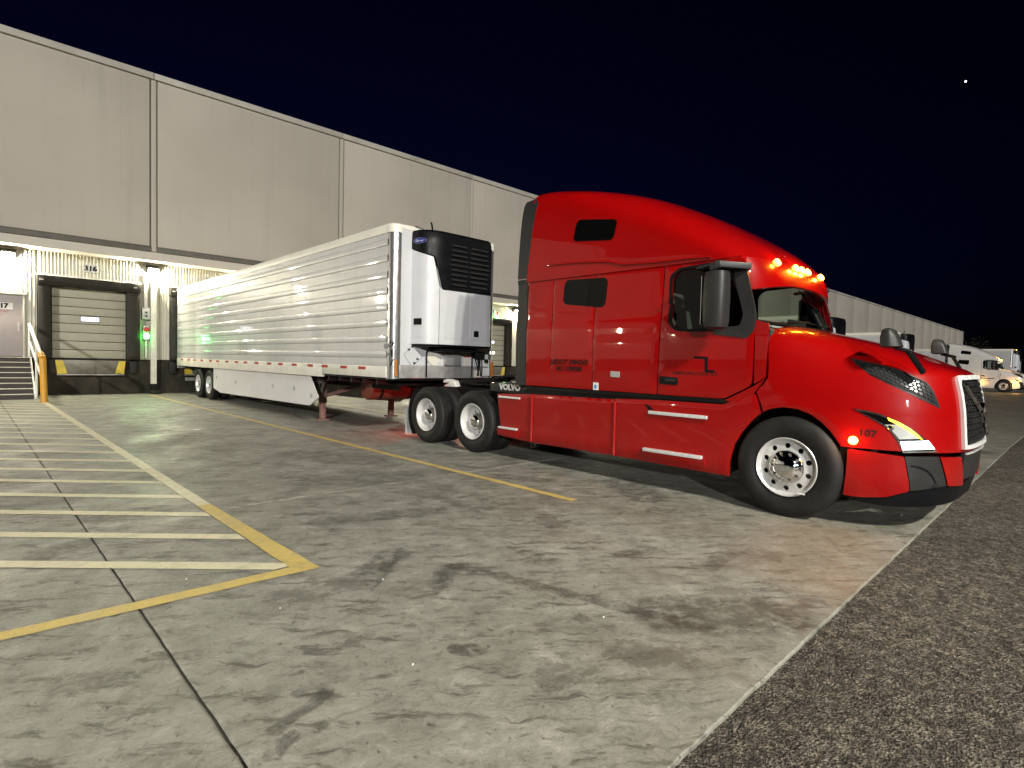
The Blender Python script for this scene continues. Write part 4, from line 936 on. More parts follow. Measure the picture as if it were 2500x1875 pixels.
m = MB(); m.box(XC-1.19, XC+1.19, YF+3.74, YF+3.80, 1.17, 2.70); m.ob('cab_rear_wall', 'dark_plastic', tk)
m = MB(); m.box(XC-1.19, XC+1.19, YF+.28, YF+3.80, 1.12, 1.165); m.box(XC-1.16, XC+1.16, YF+.26, YF+.30, 1.12, 1.93); m.ob('cab_floor', 'frame_black', tk)
# sleeper windows: smoked glass in black frames
for poly in ([(-2.955, 3.215), (-2.27, 3.135), (-2.215, 3.40), (-2.90, 3.505)],):
    both('sleeper_window', rpoly(poly, .075), roofS, 'black_gloss', off=.006, depth=.012, res=.08)
both('sleeper_window', rpoly([(-3.10, 2.355), (-2.36, 2.265), (-2.325, 2.66), (-3.075, 2.69)], .09), cabS, 'black_gloss', off=.010, depth=.012, res=.08)
# moulding ridge over the cab seam
m = MB(); m.path([T(u, roofS(u, z)+.006, z) for u, z in [(-3.40, 2.93), (-3.0, 2.92), (-2.5, 2.88), (-2.3, 2.86), (-2.1, 2.80), (-1.6, 2.775), (-1.2, 2.77), (-.9, 2.755)]], .016, 8); m.ob('roof_moulding', 'red_paint', tk, smooth=60)
# cab side extender
for p_ in ([(-4.02, 1.18), (-3.815, 1.18), (-3.825, 2.765), (-4.02, 2.765)], [(-4.02, 2.78), (-3.825, 2.78), (-3.77, 3.5), (-3.73, 3.90), (-3.80, 3.99), (-4.0, 3.97), (-4.02, 3.9)]):
    both('side_extender', rpoly(p_, .01), lambda u, z: (roofS(-3.8, z) if z > 2.72 else cabS(u, z)), 'dark_plastic', off=.004, depth=.03, res=.1)
m = MB(); rows = []
for i in range(21):
    t = math.pi*i/20; c_ = math.cos(t); s = 1.06*math.copysign(abs(c_)**.5, c_); z = 3.78+.35*abs(math.sin(t))**.6
    rows.append([T(-3.83, s, z-.02), T(-3.98, s, z-.05)])
m.grid(rows); m.ob('roof_extender', 'dark_plastic', tk, smooth=50)
# ---- windscreen and cabin
rows = []; botc = []; topc = []
for j in range(7):
    t = j/6; r = []
    for i in range(-12, 13):
        a = i/12; s = a*(1.13-.09*t); u = (-.13-.36*t)-(.30-.07*t)*a*a*(.75+.25*a*a); z = (1.985+.055*a*a)+(2.66-1.985-.055*a*a)*t
        r.append(T(u, s, z))
    rows.append(r)
m = MB(); m.grid(rows); m.ob('windscreen', 'glass', tk, smooth=60)
edge = [Vector(p) for p in rows[0]]
m = MB(); m.path([p+Vector((0, .01, -.012)) for p in edge], .022, 8); m.ob('windscreen_seal', 'black_plastic', tk, smooth=50)
for i, sg in ((0, 1), (-1, -1)):
    m = MB(); m.path([Vector(r[i])+Vector((0, .03, 0)) for r in rows], .038, 8); m.ob('windscreen_pillar', 'dark_plastic', tk, smooth=50)
m = MB()
for k, (s0, s1) in enumerate(((.75, -.1), (-.05, -.8))): m.path([T(-.17-.2*s0*s0, s0, 2.02), T(-.15-.1*((s0+s1)/2)**2, (s0+s1)/2, 2.05), T(-.17-.22*s1*s1, s1, 2.03)], .009, 6)
m.ob('wiper', 'frame_black', tk)
m = MB(); m.prism([(-.95, 1.5), (-.30, 1.5), (-.24, 1.93), (-.42, 1.985), (-.80, 1.975), (-.95, 1.85)], lambda a, b_: T(a, 1.1, b_), lambda a, b_: T(a, -1.1, b_)); m.ob('dashboard', 'interior', tk, bevel=.03)
m = MB(); m.box(*sorted((XC-.35, XC-.10)), YF+.40, YF+.55, 1.98, 2.03); m.ob('papers', 'paper', tk, bevel=.005)
m = MB(); m.prism([(-.62, 1.97), (-.48, 1.97), (-.50, 2.13), (-.60, 2.15)], lambda a, b_: T(a, -.25, b_), lambda a, b_: T(a, -.62, b_)); m.ob('display_hood', 'interior', tk, bevel=.02)
m = MB(); m.lathe([(-.017, .225), (0, .242), (.017, .225), (0, .208)], T(-.92, -.55, 1.96), (0, .75, .66), 28, closed=True); m.tube(T(-.92, -.55, 1.96), T(-.75, -.55, 1.80), .03); m.beam(T(-.92, -.77, 1.96), T(-.92, -.33, 1.96), .04, .03); m.ob('steering_wheel', 'interior', tk, smooth=50)
for s in (.62, -.58):
    m = MB(); m.box(XC-s-.25, XC-s+.25, YF+1.05, YF+1.55, 1.45, 1.62); m.prism([(-1.45, 1.55), (-1.60, 2.25), (-1.72, 2.25), (-1.60, 1.55)], lambda a, b_: T(a, s-.25, b_), lambda a, b_: T(a, s+.25, b_)); m.prism([(-1.60, 2.27), (-1.63, 2.46), (-1.72, 2.46), (-1.70, 2.27)], lambda a, b_: T(a, s-.13, b_), lambda a, b_: T(a, s+.13, b_)); m.box(XC-s-.18, XC-s+.18, YF+1.15, YF+1.45, 1.165, 1.45); m.ob('seat', 'interior_grey', tk, bevel=.04)
m = MB(); m.box(XC-1.15, XC+1.15, YF+1.85, YF+1.88, 1.17, 2.69); m.ob('sleeper_curtain', 'interior', tk)
m = MB(); m.box(XC-1.08, XC-.70, YF+.72, YF+.74, 2.50, 2.66); m.ob('interior_visor', 'interior_grey', tk)
# ---- hood: stacked plan curves
HN, HU0 = 3.5, -.30
HWf = [(.15, 1.14), (.30, 1.185), (.45, 1.21), (.8, 1.218), (1.15, 1.215), (1.30, 1.20), (1.45, 1.15), (1.53, 1.12), (1.60, 1.09), (1.68, 1.04), (1.78, .96), (1.86, .87), (1.93, .72), (1.97, .52), (2.0, .25)]
HWr = [(.15, 1.2), (1.3, 1.215), (1.5, 1.20), (1.7, 1.175), (1.85, 1.12), (1.93, 1.02), (1.97, .85), (2.0, .5)]
HUf = [(.15, 1.22), (.30, 1.30), (.5, 1.345), (.8, 1.365), (1.15, 1.345), (1.30, 1.325), (1.45, 1.29), (1.525, 1.255), (1.56, 1.18), (1.60, 1.07), (1.665, .93), (1.76, .69), (1.855, .37), (1.925, .08), (1.97, -.09), (2.0, -.18)]
ref = []
for i in range(401):
    ph = math.pi/2*i/400; ref.append((HU0+1.665*math.sin(ph)**(2/HN), 1.218*math.cos(ph)**(2/HN)))
VL = [HU0]
for a, b_ in zip(ref[:-1], ref[1:]): VL.append(VL[-1]+math.dist(a, b_))
VMAX = VL[-1]
def v2phi(v):
    if v >= VMAX: return math.pi/2
    lo, hi = 0, 400
    while hi-lo > 1:
        md_ = (lo+hi)//2
        if VL[md_] <= v: lo = md_
        else: hi = md_
    return math.pi/2*(lo+(v-VL[lo])/(VL[hi]-VL[lo]))/400
def hood0(v, z):
    ph = v2phi(max(v, HU0)); a = math.sin(ph)**(2/HN); c_ = max(0, math.cos(ph))**(2/HN)
    uf = interp(z, HUf); u = HU0+(uf-HU0)*a if v > HU0 else v
    w = interp(z, HWr)+(interp(z, HWf)-interp(z, HWr))*sstep(u, -.3, .55)
    fl = .012*math.exp(-((math.hypot(u, z-.515)-.64)/.045)**2)          # wheel-arch lip
    return (u, w*c_+fl)
def hoodP(v, z, o, sg=1):
    u, s = hood0(v, z)
    if o:
        e = .004
        u1, s1 = hood0(min(v+e, VMAX), z); u0_, s0 = hood0(v-e, z); za, zb = (z-e, z+e)
        ua, sa = hood0(v, za); ub, sb = hood0(v, min(zb, 1.999))
        n_ = Vector((u1-u0_, s1-s0, 0)).cross(Vector((ub-ua, sb-sa, 2*e)))
        if n_.length > 1e-9:
            n_.normalize()
            if n_.y < 0 and n_.x < 0: n_ = -n_
            if n_.y < -1e-3: n_ = -n_
            u += n_.x*o; s += n_.y*o; z += n_.z*o
    return T(u, sg*s, z)
hN = lambda v, z, o: hoodP(v, z, o, 1)
hF = lambda v, z, o: hoodP(v, z, o, -1)
def both_h(name, outline, mat, parent=tk, **kw):
    o = patch(name, outline, hN, mat, parent, **kw); patch(name, outline, hF, mat, parent, flip=True, **kw); return o
def px2cam(x, y):        # direction of a photograph pixel (2500 x 1875)
    return fw+rt2*((x-1250)/1371.2)-up2*((y-937.5)/1371.2)
def hpx(x, y, g=None):   # (v, z) of the point on the hood that this pixel shows
    d = px2cam(x, y); t = 5.97/d.x; v, z = YF-t*d.y, CAM_H+t*d.z
    if g: v, z = g
    def err(v, z):
        q = Vector(hoodP(v, z, 0))-Vector((0, 0, CAM_H)); k = q.dot(fw)
        return (1250+1371.2*q.dot(rt2)/k-x, 937.5-1371.2*q.dot(up2)/k-y)
    for _ in range(25):
        e = err(v, z); h = 1e-3; ev = err(v+h, z); ez = err(v, z+h)
        a, b_, c_, d_ = (ev[0]-e[0])/h, (ez[0]-e[0])/h, (ev[1]-e[1])/h, (ez[1]-e[1])/h
        D_ = a*d_-b_*c_
        if abs(D_) < 1e-6: break
        dv = -(e[0]*d_-e[1]*b_)/D_; dz = -(a*e[1]-c_*e[0])/D_; k = min(1, .15/max(abs(dv), abs(dz), 1e-9))
        v += dv*k; z += dz*k
        v = min(max(v, -.5), VMAX-.005); z = min(max(z, .16), 1.97)
    return (v, z)
cr = lambda x0, y0, sc: (lambda x, y: hpx(x0+x/sc, y0+y/sc))
c7 = cr(1740, 960, 3.253); c6 = cr(1980, 660, 4.148); d2 = cr(2040, 780, 3.605)
ZB = .785
arch = [(-.265, 1.06), (-.17, 1.10), (-.05, 1.125), (.10, 1.115), (.22, 1.07), (.32, 1.0), (.41, .905), (.48, .80), (.485, ZB)]
hood_out = arch+[(VMAX-.002, ZB), (VMAX-.002, 1.995), (-.215, 1.995), (-.22, 1.42), (-.33, 1.27)]
hood = both_h('hood', hood_out, 'red_paint', off=0, depth=.025, res=.045, smooth=50)
both_h('wheel_arch_liner', [(-.60, .35), (-.60, .6), (-.5, .82), (-.36, .98), (-.2, 1.08), (0, 1.11), (.2, 1.06), (.36, .94), (.47, .76), (.53, .5), (.55, .32), (.62, .32), (.62, 1.0), (.2, 1.25), (-.3, 1.25), (-.62, 1.05), (-.68, .35)], 'frame_black', off=-.05, depth=.5, res=.2)
# bumper
bz = .30
red = [(.545, ZB-.012), (.545, .315), (.70, .318), (.90, .345)]+[c7(1560, 780), c7(1545, 640), c7(1520, 505)]
both_h('bumper_corner', rpoly(red, .015), 'red_paint', off=0, depth=.03, res=.06)
ins = [c7(1528, 505), c7(1555, 640), c7(1568, 780), c7(1858, 738), c7(1840, 640), c7(1800, 508)]
bi = both_h('bumper_insert', rpoly(ins, .01), 'dark_plastic', off=-.006, depth=.03, res=.06)
groove = [c7(1575, 572), c7(1660, 588), c7(1720, 620), c7(1755, 660), c7(1778, 715), c7(1768, 718), c7(1742, 668), c7(1708, 630), c7(1650, 600), c7(1575, 584)]
both_h('insert_groove', groove, 'black_plastic', bi, off=-.002, depth=.006, res=.05)
r2 = [c7(1808, 508), c7(1848, 640), c7(1866, 737), c7(1985, 733), c7(1978, 508)]
both_h('bumper_strip', rpoly(r2, .008), 'red_paint', off=0, depth=.03, res=.06)
va = c7(1985, 620)[0]
both_h('bumper_centre', [(va+.006, ZB-.015), (va+.006, .52), (VMAX-.002, .50), (VMAX-.002, ZB-.015)], 'dark_plastic', off=-.004, depth=.03, res=.08)
both_h('bumper_trim', [(va+.012, .77), (VMAX-.002, .77), (VMAX-.002, .755), (va+.012, .755)], 'aluminium', off=.012, depth=.02, res=.08)
lipo = [(.60, .305), (.90, .335)]+[(c7(1568, 790)[0], c7(1568, 790)[1]), c7(1858, 748), c7(1985, 742), (VMAX-.002, .49), (VMAX-.002, .30), (1.3, .26), (.9, .24), (.6, .27)]
both_h('bumper_lip', lipo, 'black_plastic', off=-.02, depth=.03, res=.08)
# grille: chrome surround, dark mesh, diagonal bar
gs0, gs1 = VMAX-.615, VMAX-.002
def gz(v): return 1.475
both_h('grille_surround', [(gs0+.0, .81), (gs1, .81), (gs1, .845), (gs0+.045, .845), (gs0+.018, 1.41), (gs0+.04, 1.445), (gs1, 1.45), (gs1, 1.49), (gs0+.0, 1.48), (gs0-.025, 1.44)], 'bright_trim', off=.028, depth=.04, res=.05, smooth=30)
gr_ = both_h('grille_panel', [(gs0+.03, .84), (gs1, .84), (gs1, 1.455), (gs0+.02, 1.45)], 'black_plastic', off=.008, depth=.01, res=.08)
def hexring(v, z, r, nn=6):
    return ell(v, z, r, r*.62, nn)
k0 = 0
for j in range(10):
    for i in range(7):
        v = gs0+.06+.085*i+(.0425 if j % 2 else 0); z = .885+.058*j
        if v > gs1-.03: continue
        ho_, hi2 = hexring(v, z, .040), hexring(v, z, .029)
        for f_, fl_ in ((hN, False), (hF, True)): patch('grille_cell', ho_, f_, 'dark_plastic', gr_, off=.018, depth=.012, holes=[hi2], res=.2, flip=fl_)
m = MB(); m.path([hN(gs0+.08, 1.40, .03), hN(gs0+.35, 1.23, .034), hN(gs1, 1.13, .036), hF(gs0+.35, .99, .034), hF(gs0+.08, .88, .03)], .022, 8); m.ob('diagonal_bar', 'chrome', tk, smooth=40)
m = MB(); m.lathe([(0, .10), (.03, .10), (.035, .085), (.02, .075), (.02, 0)], hN(VMAX-.002, 1.13, .02), (0, -1, 0), 28); m.ob('grille_emblem', 'chrome', tk, smooth=40, flipchk=True)
# hood-side air vent
vent = [c6(*p) for p in ((400, 890), (700, 955), (1000, 1055), (1180, 1140), (1240, 1225), (1310, 1405), (1100, 1300), (900, 1205), (700, 1110), (580, 1050), (480, 970))]
vf = both_h('hood_vent', rpoly(vent, .01), 'dark_plastic', off=.004, depth=.02, res=.05)
cxv = sum(p[0] for p in vent)/len(vent); czv = sum(p[1] for p in vent)/len(vent)
vin = [(cxv+(a-cxv)*.93, czv+(b_-czv)*.86) for a, b_ in vent]
both_h('vent_recess', vin, 'frame_black', vf, off=.007, depth=.002, res=.05)
dv_ = Vector((vent[4][0]-vent[0][0], vent[4][1]-vent[0][1])).normalized(); dn_ = Vector((-dv_.y, dv_.x))
for i in range(-14, 15):
    for j in range(-6, 7):
        q = Vector((cxv, czv))+dv_*(i*.042+(.021 if j % 2 else 0))+dn_*(j*.028)
        if inside(q, vin) and inside(q+dv_*.016, vin) and inside(q-dv_*.016, vin) and inside(q+dn_*.012, vin) and inside(q-dn_*.012, vin):
            ex = [tuple(q+dv_*(.017*math.cos(R(60*k)))+dn_*(.012*math.sin(R(60*k)))) for k in range(6)]
            patch('vent_cell', ex, hN, 'dark_gloss', vf, off=.013, depth=.008, res=.3)
# headlamp
hl = [d2(*p) for p in ((150, 785), (270, 800), (380, 828), (560, 900), (660, 955), (740, 1010), (820, 1085), (890, 1168), (740, 1172), (590, 1174), (570, 1120), (540, 1060), (490, 995), (430, 940), (300, 862))]
hi3 = [d2(*p) for p in ((185, 800), (380, 842), (550, 912), (650, 968), (730, 1025), (800, 1092), (862, 1155), (600, 1160), (582, 1115), (552, 1055), (500, 988), (440, 930), (310, 858))]
hp = both_h('headlamp', hl, 'black_gloss', off=.004, depth=.02, res=.05)
both_h('lamp_rim', hl, 'chrome', hp, holes=[hi3], off=.008, depth=.008, res=.06)
both_h('lamp_reflector', [d2(*p) for p in ((430, 925), (545, 925), (640, 980), (740, 1050), (560, 1055), (500, 985))], 'lamp_lens', hp, off=.007, depth=.002, res=.05)
both_h('turn_strip', [d2(*p) for p in ((455, 862), (560, 905), (655, 962), (720, 1012), (765, 1058), (735, 1050), (690, 1018), (625, 975), (540, 925), (465, 888))], 'emit_yellow', hp, off=.010, depth=.003, res=.05)
both_h('daylight_strip', [d2(*p) for p in ((566, 1072), (812, 1066), (868, 1140), (588, 1148))], 'emit_white', hp, off=.010, depth=.003, res=.05)
both_h('lamp_bezel', [d2(*p) for p in ((585, 1108), (835, 1108), (842, 1116), (590, 1117))], 'black_gloss', hp, off=.013, depth=.003, res=.05)
m = MB(); c_ = Vector(hN(*d2(485, 955), .0)); m.lathe([(0, .03), (.012, .026), (.02, .015), (.023, 0)], c_, (-1, -.5, 0), 14); m.ob('projector', 'chrome', hp, smooth=60)
# side marker and number on the fender
mv, mz = c7(1115, 375)
for f_, sg in ((hN, 1), (hF, -1)):
    c_ = Vector(f_(mv, mz, .0)); m = MB(); m.lathe([(0, .040), (.012, .036), (.02, .02), (.023, 0)], c_, (-sg*.95, -.3, 0), 16); m.ob('side_marker', 'emit_amber', tk, smooth=60)
    add_light('side_marker_glow', 'POINT', c_+Vector((-sg*.10, -.02, .0)), 2.6, (1, .36, .03), shadow_soft_size=.03)
nv, nz = d2(280, 1005)
text_mesh('fleet_number', '107', .085, 'dark_text', tk, lambda a, b_, o: hN(nv+a, nz+b_, .004), bold=.003, sx=1.15)
# ---- chassis skirts, steps
def skS(u, z): return 1.216-.05*max(0, (.50-z)/.2)**2*.6-(.02*sstep(-u, 3.7, 4.4))+(.006 if z < .505 else 0)
for p_ in ([(-2.125, .335), (-.61, .315), (-.60, .50), (-.555, .68), (-.47, .83), (-.36, .97), (-.275, 1.05), (-.34, 1.245), (-.40, 1.22), (-.70, 1.105), (-1.53, 1.10), (-2.165, 1.078)], [(-3.63, .325), (-2.14, .335), (-2.18, 1.068), (-3.66, 1.05)]):
    both('chassis_fairing', rpoly(p_, .012), skS, 'red_paint', off=.002, depth=.04, res=.055, roll=.007)
both('chassis_fairing', rpoly([(-4.35, .345), (-3.645, .325), (-3.675, 1.05), (-4.47, 1.01)], .012), lambda u, z: skS(u, z)-.012, 'red_paint', off=.002, depth=.04, res=.055, roll=.007)
both('chassis_fairing', rpoly([(-3.6, 1.075), (-2.2, 1.09), (-1.53, 1.115), (-.80, 1.14), (-.75, 1.15), (-3.6, 1.15)], .004), lambda u, z: 1.15, 'frame_black', off=0, depth=.02, res=.2)
for u_ in (-3.655, -2.15):
    m = MB(); m.path([T(u_, 1.215, z) for z in (1.045, .8, .55, .342)], .025, 10); m.ob('fairing_trim', 'red_paint', tk, smooth=60)
for (u0, u1, z0, z1, s1) in ((-1.63, -.87, .925, .965, 1.25), (-1.68, -.91, .465, .505, 1.27), (-4.40, -3.92, .955, .985, 1.225), (-4.37, -3.96, .475, .505, 1.245)):
    for sg in (1, -1):
        xs = sorted((XC-sg*1.14, XC-sg*s1)); m = MB(); m.box(xs[0], xs[1], YF-u1, YF-u0, z0, z1); m.ob('step_tread', 'tread_alu', tk, bevel=.006)
        if z0 < .6:
            m = MB(); m.prism([(1.19, .36), (1.215, .36), (s1-.012, z0-.004), (1.19, z0-.004)], lambda a, b_: T(u0-.04, sg*a, b_), lambda a, b_: T(u1+.04, sg*a, b_)); m.ob('step_riser', 'red_paint', tk, bevel=.008)
m = MB(); m.box(XC-1.14, XC+1.14, YF+.66, YF+3.9, .36, 1.12); m.ob('chassis_box', 'frame_black', tk)
# small body fittings
both('door_handle', rpoly([(-1.495, 1.30), (-1.255, 1.295), (-1.255, 1.385), (-1.495, 1.395)], .012), cabS, 'black_plastic', off=.018, depth=.02, res=.1)
both('handle_recess', rpoly([(-1.42, 1.34), (-1.28, 1.335), (-1.28, 1.365), (-1.42, 1.37)], .008), cabS, 'dark_plastic', off=.021, depth=.005, res=.1)
both('locker_latch', rpoly([(-2.22, 1.36), (-2.08, 1.355), (-2.08, 1.43), (-2.22, 1.435)], .01), cabS, 'scuffed_steel', off=.016, depth=.01, res=.1)
m = MB(); m.prism([(-1.70, 1.045), (-1.62, 1.02), (-1.58, .975), (-1.64, .975)], lambda a, b_: T(a, 1.19, b_), lambda a, b_: T(a, 1.224, b_)); m.ob('step_bracket', 'black_plastic', tk)
sd = lambda u, z: (lambda a, b_, o: T(u+a, cabS(u+a, z+b_)+.007+o, z+b_))
patch('inspection_sticker', [(-.045, -.05), (.045, -.05), (.045, .05), (-.045, .05)], lambda a, b_, o: sd(-2.46, 1.225)(a, b_, o), 'paper', tk, off=.003, depth=.002)
patch('inspection_sticker', [(-.025, -.03), (.015, -.03), (.015, .02), (-.025, .02)], lambda a, b_, o: sd(-2.46, 1.225)(a, b_, o), 'sticker_blue', tk, off=.0045, depth=.001)
text_mesh('registration_text', 'USDOT 3984243', .098, 'dark_text', tk, sd(-2.96, 1.535), bold=.004, shear=.25, sx=.98)
text_mesh('registration_text', 'MC-1298086', .088, 'dark_text', tk, sd(-2.95, 1.445), bold=.004, shear=.25)
logo = [(-.15, .055), (-.13, .085), (.035, .075), (.035, -.07), (.13, -.075), (.10, -.10), (.0, -.098), (-.005, .05)]
patch('door_logo', logo, lambda a, b_, o: sd(-.92, 1.555)(a, b_, o), 'black_text', tk, off=.003, depth=.001)
text_mesh('company_text', 'AMERICAN LOGISTICS', .055, 'dark_text', tk, sd(-1.05, 1.437), bold=.002, shear=.2, sx=1.0)
# mirrors
for sg in (1, -1):
    mr = empty('wing_mirror', T(-.72, sg*1.22, 2.2), parent=tk)
    rows = []
    for z, e in ((1.93, -.05), (1.945, -.012), (2.0, 0), (2.25, .006), (2.48, 0), (2.54, -.012), (2.555, -.05)):
        pts = rpoly([(-.85-e, 1.32-e*.3), (-.84-e, 1.50+e), (-.70, 1.535+e), (-.60+e, 1.50+e), (-.585+e, 1.34-e*.3)], .05)
        rows.append([T(a, sg*b_, z) for a, b_ in pts])
    m = MB(); m.grid(rows, wrap=True); n = len(rows[0]); m.f += [tuple(range(n)), tuple(range((len(rows)-1)*n, len(rows)*n))]; m.ob('mirror_shell', 'dark_plastic', mr, smooth=45, flipchk=True)
    m = MB(); m.prism(rpoly([(-.81, 1.34), (-.81, 1.50), (-.62, 1.49), (-.62, 1.34)], .01), lambda a, b_: T(a, sg*b_, 2.5), lambda a, b_: T(a, sg*b_, 2.51)); m.box(*sorted((XC-sg*1.34, XC-sg*1.49)), YF+.852, YF+.860, 1.98, 2.50); m.ob('mirror_glass', 'chrome', mr)
    m = MB(); m.beam(T(-.72, sg*1.40, 2.565), T(-.74, sg*1.40, 2.645), .14, .12); m.beam(T(-.74, sg*1.44, 2.625), T(-.46, sg*1.19, 2.60), .10, .07); m.beam(T(-.95, sg*1.40, 2.60), T(-.74, sg*1.40, 2.63), .10, .035); m.ob('mirror_arm', 'dark_plastic', mr, bevel=.015)
    # hood mirror
    hm = empty('hood_mirror', T(1.0, sg*1.0, 1.5), parent=tk)
    rows = []
    for z, e in ((1.735, -.012), (1.745, 0), (1.83, .003), (1.895, -.008), (1.91, -.03)):
        pts = rpoly([(.765-e, 1.0-e), (.765-e, 1.20+e), (.84, 1.21+e), (.925+e-(z-1.735)*.35, 1.17+e), (.925+e-(z-1.735)*.35, 1.03-e)], .025); rows.append([T(a, sg*b_, z) for a, b_ in pts])
    m = MB(); m.grid(rows, wrap=True); n = len(rows[0]); m.f += [tuple(range(n)), tuple(range((len(rows)-1)*n, len(rows)*n))]; m.ob('mirror_shell', 'dark_plastic', hm, smooth=45, flipchk=True)
    m = MB(); m.beam(T(.86, sg*1.11, 1.735), T(.99, sg*1.07, 1.70), .075, .03); m.beam(T(.96, sg*1.08, 1.715), T(1.08, sg*1.03, 1.505), .085, .035, (0, 1, 0)); m.ob('mirror_arm', 'black_plastic', hm, bevel=.012)
# roof marker lamps
for s in (.70, .19, 0, -.19, -.70):
    z = 2.705; best = min((abs(roofP(k/400, z)[1]-abs(s)), k) for k in range(140, 401))[1]; u = roofP(best/400, z)[0]
    c_ = Vector(T(u+.004, s, z)); m = MB(); m.lathe([(0, .045), (.016, .042), (.026, .025), (.03, 0)], c_, (0, -.85, .5), 16); m.ob('marker_lamp', 'emit_amber', tk, smooth=60)
    add_light('marker_glow', 'POINT', c_+Vector((0, -.10, .04)), 6.5, (1, .33, .02), shadow_soft_size=.03)
# ---- running gear
for sg, X in ((1, 5.95), (-1, 8.43)):
    wheel(tk, X, YF, sg, 'steer', nuts=sg > 0, rimmat='aluminium')
    for u in (-5.035, -6.37): wheel(tk, X, YF-u, sg, 'drive', True, nuts=sg > 0)
m = MB(); m.lathe([(0, 0), (0, .02)], T(0, 1.246, .258), (-1, 0, 0), 8)
m = MB(); m.box(5.941, 5.949, YF-.20, YF-.13, .265, .28); m.ob('tyre_mark', 'paper', tk)
for s in (-.43, .43):
    m = MB(); m.box(XC-s-.045, XC-s+.045, YF-1.0, YF+7.25, .78, 1.03); m.ob('frame_rail', 'frame_black', tk)
for u in (0, -5.035, -6.37):
    m = MB(); m.tube(T(u, 1.0, .515), T(u, -1.0, .515), .09 if u else .06, 12); m.lathe([(-.2, .06), (-.1, .2), (.1, .2), (.2, .06)], T(u, 0, .515), (1, 0, 0), 16); m.ob('axle', 'frame_black', tk)
m = MB(); m.prism(rpoly([(-5.1, .45), (-6.4, .45), (-6.5, .2), (-6.2, -.0), (-5.2, 0)], .1)+rpoly([(-5.2, -.0), (-6.2, -.0), (-6.5, -.2), (-6.4, -.45), (-5.1, -.45)], .1)[1:-1], lambda a, b_: T(a, b_, 1.10), lambda a, b_: T(a, b_, 1.16)); m.ob('fifth_wheel', 'frame_black', tk, flipchk=True)
m = MB(); m.box(XC-.95, XC+.95, YF+4.05, YF+4.95, 1.032, 1.06); m.ob('deck_plate', 'frame_black', tk)
m = MB(); m.box(XC-1.05, XC-.55, YF+3.85, YF+4.80, .70, 1.19); bb = m.ob('battery_box', 'black_gloss', tk, bevel=.015)
text_mesh('maker_lettering', 'VOLVO', .125, 'paper', tk, lambda a, b_, o: T(-4.32+a, 1.052+o, 1.115+b_), bold=.008, sx=1.15)
m = MB()
for k in range(5):
    y0_ = .1*k; pts = [T(-3.95-.28*i-.03*k, .55-.12*k+.10*math.sin(i*1.2+k), 1.14+.13*math.sin(math.pi*i/6)+.03*math.sin(i*2.2+k*1.7)) for i in range(7)]
    m.path(pts, .028, 8)
m.ob('air_line', 'frame_black', tk, smooth=50)
m = MB(); m.box(XC-.62, XC+.62, YF+7.2, YF+7.26, .72, 1.0); m.ob('rear_crossmember', 'frame_black', tk)
for sg in (1, -1):
    rows = []
    for i in range(9):
        a = R(62+i*15); rows.append([T(-6.37-.60*math.sin(a-R(50)), sg*1.22, .515+.60*math.cos(a-R(50))), T(-6.37-.60*math.sin(a-R(50)), sg*.60, .515+.60*math.cos(a-R(50)))])
    m = MB(); m.grid(rows); m.ob('quarter_fender', 'frame_black', tk, smooth=60)
    m = MB(); m.prism(rpoly([(1.2, .10), (.62, .10), (.62, .62), (1.2, .62)], .02), lambda a, b_: T(-7.08, sg*a, b_), lambda a, b_: T(-7.09, sg*a, b_)); m.ob('mud_flap', 'mudflap', tk)
    m = MB(); m.box(*sorted((XC-sg*.60, XC-sg*.80)), YF+7.262, YF+7.30, .74, .86); m.ob('tail_lamp', 'emit_red', tk, bevel=.01)
    add_light('tail_lamp_light', 'POINT', (XC-sg*.70, YF+7.45, .80), 22, (1, .04, .03), shadow_soft_size=.06)
    m = MB(); m.prism(rpoly([(-6.75, 1.02), (-6.35, 1.02), (-6.42, 1.14), (-6.62, 1.17), (-6.75, 1.14)], .02), lambda a, b_: T(a, sg*.44, b_), lambda a, b_: T(a, sg*.56, b_)); m.ob('suspension_hanger', 'white_paint', tk, bevel=.01)

# ------------------------------------------------------------------ other parked vehicles
SK_T = ('reflector_tape', 'rivet', 'unit_number', 'maker_badge', 'worn_decal', 'placard_clip', 'placard_holder', 'data_label', 'skirt_bracket', 'lug_nut', 'louvre', 'emblem_text', 'emblem', 'emblem_rim', 'air_hose', 'clearance_lamp')
for (dx, dy, lab) in ((22.75, -.1, 'white trailer at a dock, glimpsed just above the rear of the red hood'), (37.6, 0, 'pale trailer at a far dock, seen behind the near hood mirror'),
                      (70.4, -2.8, 'tan-lit box trailer standing behind the far white tractor')):
    c = copy_tree(tr, None, SK_T); c.location = Vector(c.location)+Vector((dx, dy, 0)); c['label'] = lab; c['group'] = 'trailers parked at the docks'
tr['group'] = 'trailers parked at the docks'
SK_K = ('registration_text', 'company_text', 'door_logo', 'fleet_number', 'maker_lettering', 'inspection_sticker', 'vent_cell', 'grille_cell', 'lug_nut', 'tyre_mark', 'daylight_strip', 'grille_emblem', 'handle_recess')
wt = copy_tree(tk, None, SK_K, swap={'red_paint': 'white_paint'})
wt.location = (62+1.24, 5.75, 0); wt['label'] = 'distant white sleeper tractor with amber lamps at the right edge'; wt['group'] = 'sleeper tractors'; tk['group'] = 'sleeper tractors'
for u, s, z, e in ((-.3, .5, 2.85, 60), (.75, 1.45, .8, 25), (-1.5, 1.45, .8, 18)):
    add_light('distant_lamp_glow', 'POINT', (63.24-s, 5.75-u, z), e, (1, .45, .06), shadow_soft_size=.05)
for nm, u, s, z in (('side_marker', .55, 1.235, .85),):
    pass
